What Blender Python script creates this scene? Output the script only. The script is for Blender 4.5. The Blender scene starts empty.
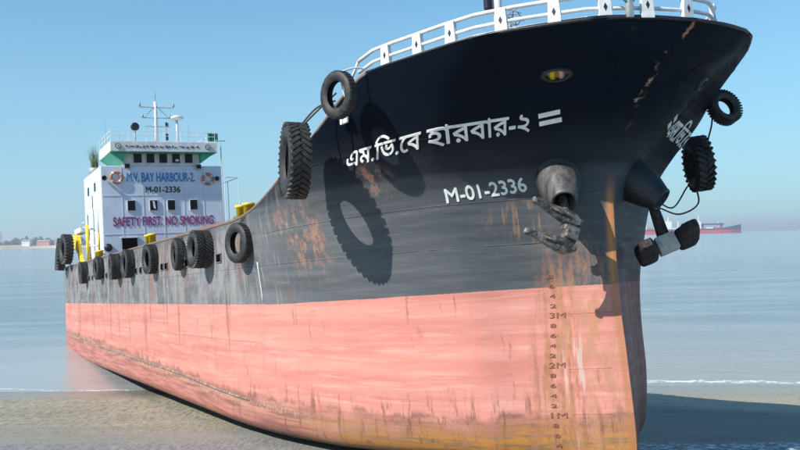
import bpy, bmesh, math, random
from math import sin, cos, pi, radians, sqrt, atan2, hypot
from bisect import bisect
from mathutils import Vector, Matrix, noise as mnoise
random.seed(7)
sc = bpy.context.scene
col = sc.collection
EYE = 6.50                      # eye height above the water level (world z = 0 is the water)

# ---------------------------------------------------------------- camera
cam = bpy.data.cameras.new('camera')
cam.sensor_width = 36; cam.lens = 900 / 800 * 36
cam.clip_start = .1; cam.clip_end = 60000
camo = bpy.data.objects.new('camera', cam); col.objects.link(camo)
PITCH = .01444; ROLL = radians(1.28)
fwd = Vector((0, cos(PITCH), sin(PITCH))); up0 = Vector((0, -sin(PITCH), cos(PITCH))); rt0 = Vector((1, 0, 0))
rt = rt0 * cos(ROLL) - up0 * -sin(ROLL) * -1
upv = rt0 * sin(ROLL) + up0 * cos(ROLL)
rt = fwd.cross(upv)
camo.matrix_world = Matrix(((rt.x, upv.x, -fwd.x, 0), (rt.y, upv.y, -fwd.y, 0), (rt.z, upv.z, -fwd.z, EYE), (0, 0, 0, 1)))
sc.camera = camo

# ---------------------------------------------------------------- sky and sun
SUN_TO = Vector((-1, -.70, 1.08)).normalized()        # towards the sun
el = math.asin(SUN_TO.z); az = atan2(SUN_TO.x, SUN_TO.y)
w = bpy.data.worlds.new('World'); sc.world = w; w.use_nodes = True
nt = w.node_tree; nt.nodes.clear()
sky = nt.nodes.new('ShaderNodeTexSky'); sky.sky_type = 'NISHITA'; sky.sun_disc = False
sky.sun_elevation = el; sky.sun_rotation = az % (2 * pi)
sky.air_density = 1.0; sky.dust_density = .0; sky.ozone_density = 3.0; sky.altitude = 0
bg = nt.nodes.new('ShaderNodeBackground'); bg.inputs[1].default_value = .098
wo = nt.nodes.new('ShaderNodeOutputWorld')
tcw = nt.nodes.new('ShaderNodeTexCoord'); sxw = nt.nodes.new('ShaderNodeSeparateXYZ'); nt.links.new(tcw.outputs['Generated'], sxw.inputs[0])
mrw = nt.nodes.new('ShaderNodeMapRange'); nt.links.new(sxw.outputs[2], mrw.inputs[0])
for i_, v_ in enumerate((.0, .30, .8, 0.)): mrw.inputs[i_ + 1].default_value = v_
mxw = nt.nodes.new('ShaderNodeMix'); mxw.data_type = 'RGBA'; nt.links.new(mrw.outputs[0], mxw.inputs[0])
tnt = nt.nodes.new('ShaderNodeMix'); tnt.data_type = 'RGBA'; tnt.blend_type = 'MULTIPLY'; tnt.inputs[0].default_value = 1
nt.links.new(sky.outputs[0], tnt.inputs[6]); tnt.inputs[7].default_value = (.80, 1.18, 1.18, 1)
nt.links.new(tnt.outputs[2], mxw.inputs[6]); mxw.inputs[7].default_value = (2.3, 3.8, 5.3, 1)      # sea haze whitening the lowest sky, the same all round
nt.links.new(mxw.outputs[2], bg.inputs[0]); nt.links.new(bg.outputs[0], wo.inputs[0])
sun = bpy.data.lights.new('sun', 'SUN'); sun.energy = 5.0; sun.angle = radians(.5); sun.color = (1, .95, .88)
so = bpy.data.objects.new('sun', sun); col.objects.link(so)
so.rotation_euler = (-SUN_TO).to_track_quat('-Z', 'Y').to_euler(); so.location = (-60, -10, 80)
sc.view_settings.view_transform = 'Standard'; sc.view_settings.look = 'None'
sc.view_settings.gamma = 1; sc.view_settings.exposure = 0.45; sc.view_settings.use_curve_mapping = False
sc.cycles.volume_bounces = 0; sc.cycles.volume_step_rate = 1

# ---------------------------------------------------------------- node helper
class NT:
    def __init__(s, name, disp=False):
        s.m = bpy.data.materials.new(name); s.m.use_nodes = True
        s.t = s.m.node_tree; s.b = s.t.nodes['Principled BSDF']
        s.tc = None
    def n(s, k): return s.t.nodes.new(k)
    def put(s, sock, v):
        if isinstance(v, bpy.types.NodeSocket): s.t.links.new(v, sock)
        elif isinstance(v, (tuple, list)):
            sock.default_value = tuple(v) + ((1,) if len(v) == 3 and len(sock.default_value) == 4 else ())
        else: sock.default_value = v
    def math(s, op, *a, clamp=False):
        q = s.n('ShaderNodeMath'); q.operation = op; q.use_clamp = clamp
        for i, v in enumerate(a): s.put(q.inputs[i], v)
        return q.outputs[0]
    def obj(s):
        if not s.tc: s.tc = s.n('ShaderNodeTexCoord')
        return s.tc.outputs['Object']
    def xyz(s, v=None):
        q = s.n('ShaderNodeSeparateXYZ'); s.put(q.inputs[0], v or s.obj()); return q.outputs
    def vec(s, x, y, z):
        q = s.n('ShaderNodeCombineXYZ')
        for i, v in enumerate((x, y, z)): s.put(q.inputs[i], v)
        return q.outputs[0]
    def noise(s, scale=(1, 1, 1), sc_=1., det=4, rough=.6, off=(0, 0, 0), src=None, color=False, dist=0.):
        mp = s.n('ShaderNodeMapping'); s.put(mp.inputs[0], src or s.obj()); mp.inputs[3].default_value = scale; mp.inputs[1].default_value = off
        q = s.n('ShaderNodeTexNoise'); s.put(q.inputs['Vector'], mp.outputs[0]); q.inputs['Scale'].default_value = sc_
        q.inputs['Detail'].default_value = det; q.inputs['Roughness'].default_value = rough; q.inputs['Distortion'].default_value = dist
        return q.outputs[1 if color else 0]
    def ramp(s, v, lo, hi, a=0., b=1., smooth=True):
        q = s.n('ShaderNodeMapRange'); s.put(q.inputs[0], v)
        if smooth: q.interpolation_type = 'SMOOTHSTEP'
        for i, x in enumerate((lo, hi, a, b)): s.put(q.inputs[i + 1], x)
        return q.outputs[0]
    def mix(s, f, a, b, mode='MIX'):
        q = s.n('ShaderNodeMix'); q.data_type = 'RGBA'; q.blend_type = mode
        s.put(q.inputs[0], f); s.put(q.inputs[6], a); s.put(q.inputs[7], b); return q.outputs[2]
    def mul(s, *a):
        r = a[0]
        for x in a[1:]: r = s.math('MULTIPLY', r, x)
        return r
    def bump(s, h, strength=.3, dist=.02, normal=None):
        q = s.n('ShaderNodeBump'); s.put(q.inputs['Height'], h); q.inputs['Strength'].default_value = strength; q.inputs['Distance'].default_value = dist
        if normal: s.put(q.inputs['Normal'], normal)
        return q.outputs[0]
    def out(s, color=None, rough=None, normal=None, metal=None, spec=None):
        for k, v in (('Base Color', color), ('Roughness', rough), ('Normal', normal), ('Metallic', metal), ('Specular IOR Level', spec)):
            if v is not None: s.put(s.b.inputs[k], v)
        return s.m

def worn(name, c, rough=.5, rust=.35, metal=0, var=.12, scale=3., spec=.5, rustcol=(.16, .06, .025), bump=.15):
    k = NT(name)
    n1 = k.noise(sc_=scale, det=5); n2 = k.noise(sc_=scale * 4, det=4, off=(4, 2, 7)); n3 = k.noise((1, 1, .25), sc_=scale * 3, det=5, off=(9, 1, 3))
    cc = k.mix(k.ramp(n1, .3, .7), tuple(x * (1 - var) for x in c), tuple(min(1, x * (1 + var)) for x in c))
    cc = k.mix(k.mul(k.ramp(n3, .62 - rust * .2, .75), rust * 1.6), cc, rustcol)
    return k.out(cc, k.ramp(n2, .3, .7, rough * .8, min(1, rough * 1.2)), k.bump(n2, bump, .01), metal, spec)

MAT = {}
MAT['white'] = worn('white_paint', (.62, .63, .63), .45, .12)
MAT['railwhite'] = worn('white_rail_paint', (.66, .66, .65), .4, .08, scale=5)
MAT['house'] = worn('deckhouse_paint', (.56, .63, .73), .5, .2, var=.06, scale=1.2)
MAT['green'] = worn('green_paint', (.03, .35, .2), .5, .05)
MAT['deckred'] = worn('deck_oxide_paint', (.22, .07, .05), .7, .4)
MAT['rim'] = worn('rusty_cap_rail', (.16, .12, .1), .7, .8, rustcol=(.3, .11, .04))
MAT['yellow'] = worn('yellow_paint', (.82, .55, .02), .45, .12)
MAT['pink'] = worn('fairlead_bright_pink', (.62, .38, .33), .5, .2)
MAT['black'] = worn('black_paint', (.015, .017, .022), .5, .1)
MAT['grey'] = worn('grey_steel', (.3, .31, .32), .5, .35)
MAT['glass'] = NT('dark_window_glass').out((.004, .006, .008), .25, spec=.15)
MAT['dark'] = NT('dark_opening').out((.003, .003, .004), .9, spec=.0)
MAT['orange'] = worn('lifebuoy_orange', (.42, .15, .09), .5, 0)
MAT['blue'] = NT('blue_lettering').out((.02, .2, .5), .5)
MAT['emblemgrey'] = NT('faded_emblem_ink').out((.10, .16, .17), .6)
MAT['maroon'] = NT('maroon_lettering').out((.26, .03, .14), .5)
MAT['blacktext'] = NT('black_lettering').out((.012, .012, .015), .5)
MAT['textwhite'] = worn('white_lettering', (.82, .81, .78), .55, .2, scale=4, rustcol=(.4, .25, .15))
MAT['mark'] = worn('draft_mark_rust', (.24, .095, .055), .8, .3)
MAT['rope'] = worn('old_rope', (.06, .055, .045), .9, 0)
MAT['teal'] = worn('teal_rope', (.03, .3, .3), .8, 0)
def pod_mat():
    k = NT('streaked_steel_bolster'); x, y, z = k.xyz()
    st = k.noise((9, 9, .6), 1, 5, .65); n = k.noise(sc_=3, det=5, off=(2, 2, 2))
    c = k.mix(k.ramp(st, .38, .62), (.035, .036, .038), (.105, .105, .103))
    c = k.mix(k.mul(k.ramp(n, .5, .65), .6), c, (.07, .05, .04))
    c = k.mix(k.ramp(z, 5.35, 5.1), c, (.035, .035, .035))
    return k.out(c, .5, k.bump(st, .3, .01), .1)
MAT['pod'] = pod_mat()
MAT['chain'] = worn('galvanised_chain', (.2, .2, .19), .5, .5, metal=.4)
MAT['seam'] = worn('weld_bead', (.10, .10, .11), .6, .3)

def rubber():
    k = NT('black_tyre_rubber')
    n = k.noise(sc_=9, det=5); n2 = k.noise(sc_=60, det=2)
    c = k.mix(k.ramp(n, .35, .75), (.012, .012, .013), (.045, .043, .042))
    return k.out(c, .62, k.bump(n2, .3, .006))
MAT['rubber'] = rubber()

def anchor_mat():
    k = NT('weathered_anchor_iron')
    n = k.noise(sc_=5, det=6, rough=.7); n2 = k.noise(sc_=26, det=5, off=(3, 3, 3))
    c = k.mix(k.ramp(n, .40, .6), (.18, .17, .155), (.035, .028, .024))
    c = k.mix(k.ramp(n2, .55, .7), c, (.30, .29, .27))
    c = k.mix(k.mul(k.ramp(n2, .3, .42, 1, 0), .8), c, (.09, .04, .025))
    return k.out(c, .55, k.bump(k.math('ADD', n, n2), .35, .012), .2)
MAT['anchor'] = anchor_mat()
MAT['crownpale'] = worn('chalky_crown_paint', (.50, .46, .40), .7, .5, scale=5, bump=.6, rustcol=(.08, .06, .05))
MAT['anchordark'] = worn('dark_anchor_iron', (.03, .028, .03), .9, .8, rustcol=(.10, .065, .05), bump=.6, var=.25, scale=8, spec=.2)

# ---------------------------------------------------------------- hull curves (t aft of the stem, w half breadth, z above keel)
def pchip(xs, ys):
    n = len(xs); h = [xs[i + 1] - xs[i] for i in range(n - 1)]; d = [(ys[i + 1] - ys[i]) / h[i] for i in range(n - 1)]
    m = [0] * n; m[0] = d[0]; m[-1] = d[-1]
    for i in range(1, n - 1):
        m[i] = 0 if d[i - 1] * d[i] <= 0 else 3 * (h[i - 1] + h[i]) / ((2 * h[i] + h[i - 1]) / d[i - 1] + (h[i] + 2 * h[i - 1]) / d[i])
    def f(x):
        if x <= xs[0]: return ys[0]
        if x >= xs[-1]: return ys[-1]
        i = bisect(xs, x) - 1; s = (x - xs[i]) / h[i]
        return (2 * s**3 - 3 * s * s + 1) * ys[i] + (s**3 - 2 * s * s + s) * h[i] * m[i] + (-2 * s**3 + 3 * s * s) * ys[i + 1] + (s**3 - s * s) * h[i] * m[i + 1]
    return f
DD = [0, .07, .15, .38, .7, 1, 1.5, 2, 3, 4, 5, 6.4, 8, 10, 12]
LOW = pchip(DD, [0, .09, .18, .43, .74, 1.03, 1.6, 2.25, 2.95, 3.42, 3.74, 4.08, 4.4, 4.65, 4.75])
TOP = pchip(DD, [0, .75, 1.15, 1.8, 2.2, 2.5, 2.97, 3.38, 3.85, 4.2, 4.45, 4.68, 4.75, 4.75, 4.75])
STEM = pchip([0, .5, 2, 3.58, 5.25, 5.8, 6.3, 7.06, 7.46, 8.2], [.0, -.04, .05, .17, .14, .06, -.22, -.92, -1.28, -2.38])
BETA = pchip([0, 3.0, 4.2, 5.2, 6.0, 6.77, 7.5, 8.2], [0, 0, .2, .42, .54, .62, .74, 1])
BETB = pchip([0, 2, 3.6, 4.5, 5.2, 6.0, 6.8, 7.5, 8.2], [0, 0, .2, .52, .78, .98, 1.08, 1.12, 1])
MID = pchip(DD, [0, .11, .24, .6, 1.08, 1.52, 2.28, 2.9, 3.65, 4.1, 4.4, 4.68, 4.75, 4.75, 4.75])
SHEER = pchip([-2.4, -1, 1, 2.2, 2.84, 3.69, 4.97, 6.01, 7.14, 8.8, 10.45, 12, 50], [8.2, 8.2, 8.12, 8.08, 7.88, 7.52, 6.98, 6.62, 6.27, 5.9, 5.75, 5.74, 5.74])
TEND = 49.9
def hw(t, z):
    d = t - STEM(z)
    if d <= 0: return 0.
    s = min(1, max(0, (d - .8) / 1.2)); s = s * s * (3 - 2 * s)
    b = BETA(z) * (1 - s) + BETB(z) * s
    g = min(1, max(0, (z - 4.8) / 2.4)); g = g * g * (3 - 2 * g)
    ww = (1 - b) * LOW(d) + b * (MID(d) * (1 - g) + TOP(d) * g)
    if z < .5: ww = max(0, ww - (.5 - sqrt(max(0, .25 - (.5 - z)**2))) * min(1, ww / 2.))
    if z < 1.8 and d < 6: ww *= 1 - .13 * (1 - z / 1.8)**1.5 * min(1, d / .5) * min(1, (6 - d) / 3)
    if t > 47.9: ww -= (2 - sqrt(max(0, 4 - (t - 47.9)**2))) * .5
    return ww
def S(t, z, side, off=0.):            # point on the shell, ship axes (x forward, y port, z up)
    p = Vector((-t, side * hw(t, z), z))
    if off: p += N(t, z, side) * off
    return p
def N(t, z, side):
    e = .03
    a = Vector((-2 * e, side * (hw(t + e, z) - hw(t - e, z)), 0)); b = Vector((0, side * (hw(t, z + e) - hw(t, z - e)), 2 * e))
    n = a.cross(b).normalized()
    return n if n.y * side > 0 else -n

# ship attitude: bow aground, stern afloat
TH = .4764; PP = .0530; HH = .0130
import_a = Vector((-.457, .888, -.053)); import_b = Vector((.889, .458, .013))
a_ = import_a.normalized(); b_ = (import_b - a_ * import_b.dot(a_)).normalized(); u_ = (-a_).cross(b_)
O_ = Vector((4.535, 17.70, -4.565 + EYE))
MS = Matrix(((-a_.x, b_.x, u_.x, O_.x), (-a_.y, b_.y, u_.y, O_.y), (-a_.z, b_.z, u_.z, O_.z), (0, 0, 0, 1)))

# ---------------------------------------------------------------- mesh builder
class MB:
    def __init__(s): s.v = []; s.f = []
    def add(s, vs, fs):
        o = len(s.v); s.v += [tuple(x) for x in vs]; s.f += [tuple(i + o for i in f) for f in fs]; return s
    def box(s, c, size, m=None):
        x, y, z = (q / 2 for q in size); m = m or Matrix.Identity(3); c = Vector(c)
        vs = [c + m @ Vector((i * x, j * y, k * z)) for i in (-1, 1) for j in (-1, 1) for k in (-1, 1)]
        return s.add(vs, [(0, 1, 3, 2), (4, 6, 7, 5), (0, 4, 5, 1), (2, 3, 7, 6), (0, 2, 6, 4), (1, 5, 7, 3)])
    def tube(s, pts, r, n=8, cap=True):
        pts = [Vector(p) for p in pts]; rs = r if isinstance(r, (list, tuple)) else [r] * len(pts)
        vs = []; fs = []; prev = None
        for i, p in enumerate(pts):
            d = (pts[min(i + 1, len(pts) - 1)] - pts[max(i - 1, 0)]).normalized()
            if prev is None:
                prev = d.orthogonal().normalized()
            prev = (prev - d * prev.dot(d)).normalized(); q = d.cross(prev)
            for k in range(n):
                a = 2 * pi * k / n; vs.append(p + (prev * cos(a) + q * sin(a)) * rs[i])
        for i in range(len(pts) - 1):
            for k in range(n):
                k2 = (k + 1) % n; fs.append((i * n + k, i * n + k2, (i + 1) * n + k2, (i + 1) * n + k))
        if cap: fs += [tuple(range(n))[::-1], tuple((len(pts) - 1) * n + k for k in range(n))]
        return s.add(vs, fs)
    def lathe(s, prof, n=24, m=None, closed=False, sy=1.):    # prof: (radius, height) round local z
        m = m or Matrix.Identity(4); vs = []; fs = []; L = len(prof)
        for k in range(n):
            a = 2 * pi * k / n
            for r, h in prof: vs.append(m @ Vector((r * cos(a), r * sin(a) * sy, h)))
        for k in range(n):
            k2 = (k + 1) % n
            for i in range(L if closed else L - 1):
                j = (i + 1) % L; fs.append((k * L + i, k2 * L + i, k2 * L + j, k * L + j))
        return s.add(vs, fs)
    def build(s, name, mat, parent=None, smooth=False, bevel=0, label=None):
        me = bpy.data.meshes.new(name); me.from_pydata(s.v, [], s.f); me.validate()
        bm = bmesh.new(); bm.from_mesh(me); bmesh.ops.recalc_face_normals(bm, faces=bm.faces)
        if bevel:
            bmesh.ops.bevel(bm, geom=[e for e in bm.edges if len(e.link_faces) == 2 and e.calc_face_angle(0) > .6], offset=bevel, segments=2, affect='EDGES', profile=.6)
        bm.to_mesh(me); bm.free()
        return link(name, me, mat, parent, smooth, label)
def link(name, me, mat, parent=None, smooth=False, label=None):
    o = bpy.data.objects.new(name, me); col.objects.link(o)
    if mat:
        me.materials.clear(); me.materials.append(MAT[mat] if isinstance(mat, str) else mat)
    if smooth: me.polygons.foreach_set('use_smooth', [True] * len(me.polygons)); 
    if parent: o.parent = parent
    if label: o['label'] = label
    return o
def smooth_angle(o, ang=.7):
    me = o.data; bm = bmesh.new(); bm.from_mesh(me)
    for f in bm.faces: f.smooth = True
    for e in bm.edges:
        if len(e.link_faces) == 2 and e.calc_face_angle(0) > ang: e.smooth = False
    bm.to_mesh(me); bm.free()
def empty(name, m=None):
    o = bpy.data.objects.new(name, None); col.objects.link(o); o.matrix_world = m or Matrix.Identity(4); o.empty_display_size = .3; return o
def tag(o, label=None, cat=None, group=None, kind=None):
    for k, v in (('label', label), ('category', cat), ('group', group), ('kind', kind)):
        if v: o[k] = v
    return o
def frame(p, z, up=Vector((0, 0, 1))):       # matrix with local z along z
    z = Vector(z).normalized(); up = Vector(up)
    x = up.cross(z)
    x = x.normalized() if x.length > 1e-4 else z.orthogonal().normalized()
    y = z.cross(x); p = Vector(p)
    return Matrix(((x.x, y.x, z.x, p.x), (x.y, y.y, z.y, p.y), (x.z, y.z, z.z, p.z), (0, 0, 0, 1)))

# ================================================================= SETTING
def sand_material():
    k = NT('wet_beach_sand'); x, y, z = k.xyz()
    n1 = k.noise((.12, .35, 1), 1, 6, .6); n2 = k.noise((1, 1.6, 1), 2.2, 6, .65, (5, 3, 0)); n3 = k.noise((1, 1, 1), 30, 4, .7)
    nb = k.noise((.05, .3, 1), 1, 5, .6, (2, 8, 1))
    c = k.mix(k.ramp(n1, .35, .65), (.285, .262, .19), (.385, .355, .26))
    c = k.mix(k.mul(k.ramp(n2, .45, .7), .6), c, (.17, .16, .125))
    c = k.mix(k.mul(k.ramp(n3, .35, .75), .35), c, (.34, .31, .24))
    n4 = k.noise((3, .6, 1), 1.6, 6, .75, (7, 3, 0)); n5 = k.noise((12, 2.0, 1), 1, 5, .8, (1, 3, 6))
    c = k.mix(k.mul(k.ramp(n4, .48, .62), .55), c, (.37, .335, .24))
    c = k.mix(k.mul(k.ramp(n5, .49, .58), .8), c, (.11, .10, .072))
    # darker coarse silt towards the viewer on the left
    near = k.mul(k.ramp(k.math('ADD', y, k.math('MULTIPLY', k.math('SUBTRACT', nb, .5), 14.)), 29, 25), k.ramp(x, 1, -4))
    c = k.mix(k.mul(near, .85), c, k.mix(k.ramp(n5, .35, .65), (.11, .115, .115), (.30, .31, .30)))
    # the swash zone: wetter, greyer, mirror-smooth
    wet = k.ramp(k.math('ADD', z, k.math('MULTIPLY', k.math('SUBTRACT', nb, .5), .5)), .55, .0)
    c = k.mix(k.mul(wet, .75), c, (.21, .205, .17))
    wr = k.ramp(x, 3, 9)
    c = k.mix(k.mul(wr, .5, k.math('SUBTRACT', 1, wet)), c, (.38, .34, .25))
    bow_shadow = k.mul(k.ramp(k.math('ADD', x, k.math('MULTIPLY', k.math('SUBTRACT', nb, .5), 6.)), 3.2, 5.0), k.ramp(k.math('ADD', k.math('ADD', y, k.math('MULTIPLY', x, .55)), k.math('MULTIPLY', k.math('SUBTRACT', n1, .5), 5.)), 36.5, 34))  # the bow's bluish ground shadow, painted into the sand colour
    c = k.mix(k.mul(bow_shadow, .93), c, (.008, .045, .085))
    fl = k.mul(bow_shadow, k.ramp(k.math('ADD', y, k.math('MULTIPLY', n1, 1.5)), 23.4, 22.6), k.ramp(k.noise((2.2, 3, 1), 2.2, 6, .8, (2, 2, 2)), .49, .56))
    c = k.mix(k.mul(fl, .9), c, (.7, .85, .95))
    wet = k.math('MAXIMUM', wet, k.mul(bow_shadow, .35))  # from here the wet mask also holds the painted bow shadow
    r = k.math('ADD', k.ramp(wet, 0, 1, .52, .08), k.math('MULTIPLY', n2, .12))
    rip = k.noise((1, 3.5, 1), 1.6, 4, .6, (1, 7, 2)); 
    nrm = k.bump(k.math('ADD', n3, k.math('MULTIPLY', n5, 2.)), .7, .02); 
    nrm = k.bump(k.math('MULTIPLY', k.math('ADD', rip, k.math('MULTIPLY', n2, .7)), k.math('SUBTRACT', 1.05, wet)), .5, .05, nrm)
    return k.out(c, r, nrm, 0, k.ramp(bow_shadow, 0, 1, .5, .2))
def seawater_material():
    k = NT('turbid_sea_water'); x, y, z = k.xyz()
    b1 = k.noise((.035, .16, 1), 1, 6, .62, (3, 1, 0)); b2 = k.noise((.004, .02, 1), 1, 4, .5, (8, 4, 0))
    c = k.mix(k.ramp(b1, .4, .62), (.18, .245, .285), (.27, .33, .345))
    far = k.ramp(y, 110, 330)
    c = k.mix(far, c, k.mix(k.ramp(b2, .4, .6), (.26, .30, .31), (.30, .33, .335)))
    nearc = k.ramp(y, 75, 45)
    c = k.mix(k.mul(nearc, .85), c, (.33, .35, .335))
    h1 = k.noise((.25, 1, 1), .9, 5, .6); h2 = k.noise((.6, 1.8, 1), 3.5, 5, .7, (5, 5, 5)); h3 = k.noise((.12, .45, 1), .35, 4, .55, (9, 5, 5))
    h = k.math('ADD', k.math('MULTIPLY', h3, 2.2), k.math('ADD', h1, k.math('MULTIPLY', h2, .4)))
    nrm = k.bump(k.math('MULTIPLY', h, k.math('MAXIMUM', k.ramp(y, 46, 95, .12, 1.), k.ramp(x, 2, 8))), .9, .35)
    # foam lines where the wavelets break near the edge
    fy = k.math('ADD', y, k.math('ADD', k.math('MULTIPLY', k.noise((.25, .02, 1), 1, 5, .6, (0, 9, 0)), 3.2), k.math('MULTIPLY', x, .12)))
    f1 = k.mul(k.ramp(k.math('ABSOLUTE', k.math('SUBTRACT', fy, 42.0)), .0, .55, 1, 0), k.ramp(k.noise((1.2, 1.2, 1), 2.2, 5, .7), .42, .58), k.ramp(x, 3, 7))
    f2 = k.mul(k.ramp(k.math('ABSOLUTE', k.math('SUBTRACT', fy, 40.2)), .0, .18, 1, 0), k.ramp(k.noise((1.2, 1.2, 1), 1.2, 5, .7, (4, 4, 4)), .4, .6), .6)
    foam = k.math('MINIMUM', k.math('ADD', f1, f2), 1.)
    c = k.mix(foam, c, (.82, .84, .85))
    return k.out(c, k.ramp(foam, 0, 1, .12, .8), nrm, 0, .5)

def ground_z(x, y):
    if y < -12: zz = EYE - 4.8 + .075 * 29.7 + .7
    elif y < 0:
        zz = EYE - 4.8 - .075 * (y - 17.7)
    else: zz = EYE - 4.8 - .075 * (y - 17.7)
    if y > 60: zz = EYE - 4.8 - .075 * (60 - 17.7) - min(6, (y - 60) * .02)
    zz = min(zz, 4.6)
    if y > 10: zz -= .014 * min(max(x, 0), 30)
    if -12 < y < 62 and abs(x) < 60:
        zz += .05 * (mnoise.noise(Vector((x * .12, y * .2, 3))) + .4 * mnoise.noise(Vector((x * .5, y * .7, 8))))
        # scour hollow along the keel under the ship
    return zz
def axis(pts):
    out = []
    for (a, b, n) in pts: out += [a + (b - a) * i / n for i in range(n)]
    return out + [pts[-1][1]]
mb = MB()
xs = axis([(-20000, -2000, 3), (-2000, -100, 5), (-100, -24, 8), (-24, 24, 120), (24, 100, 8), (100, 2000, 5), (2000, 20000, 3)])
ys = axis([(-3000, -100, 4), (-100, -12, 6), (-12, 14, 16), (14, 62, 130), (62, 300, 6), (300, 20000, 5)])
for yy in ys:
    for xx in xs: mb.v.append((xx, yy, ground_z(xx, yy)))
nx = len(xs)
for j in range(len(ys) - 1):
    for i in range(nx - 1): mb.f.append((j * nx + i, j * nx + i + 1, (j + 1) * nx + i + 1, (j + 1) * nx + i))
g = mb.build('beach', sand_material(), smooth=True); tag(g, 'wet olive brown sand beach sloping to the sea', kind='structure')
mb = MB()
xs = axis([(-20000, -1500, 6), (-1500, -90, 10), (-90, 90, 60), (90, 1500, 10), (1500, 20000, 6)])
ys = axis([(30, 90, 50), (90, 400, 20), (400, 3000, 12), (3000, 22000, 8)])
for yy in ys:
    for xx in xs:
        a = .03 * min(1, max(0, (yy - 40) / 10)) if yy < 400 and abs(xx) < 200 else 0
        mb.v.append((xx, yy, a * mnoise.noise(Vector((xx * .08, yy * .45, 1)))))
nx = len(xs)
for j in range(len(ys) - 1):
    for i in range(nx - 1): mb.f.append((j * nx + i, j * nx + i + 1, (j + 1) * nx + i + 1, (j + 1) * nx + i))
g = mb.build('sea', seawater_material(), smooth=True); tag(g, 'calm pale blue grey sea reaching the horizon', kind='structure')

# ================================================================= THE STRANDED TANKER
ship = empty('tanker_ship', MS)
tag(ship, 'large coastal tanker with black and salmon red hull beached bow first on the sand', 'ship')

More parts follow.
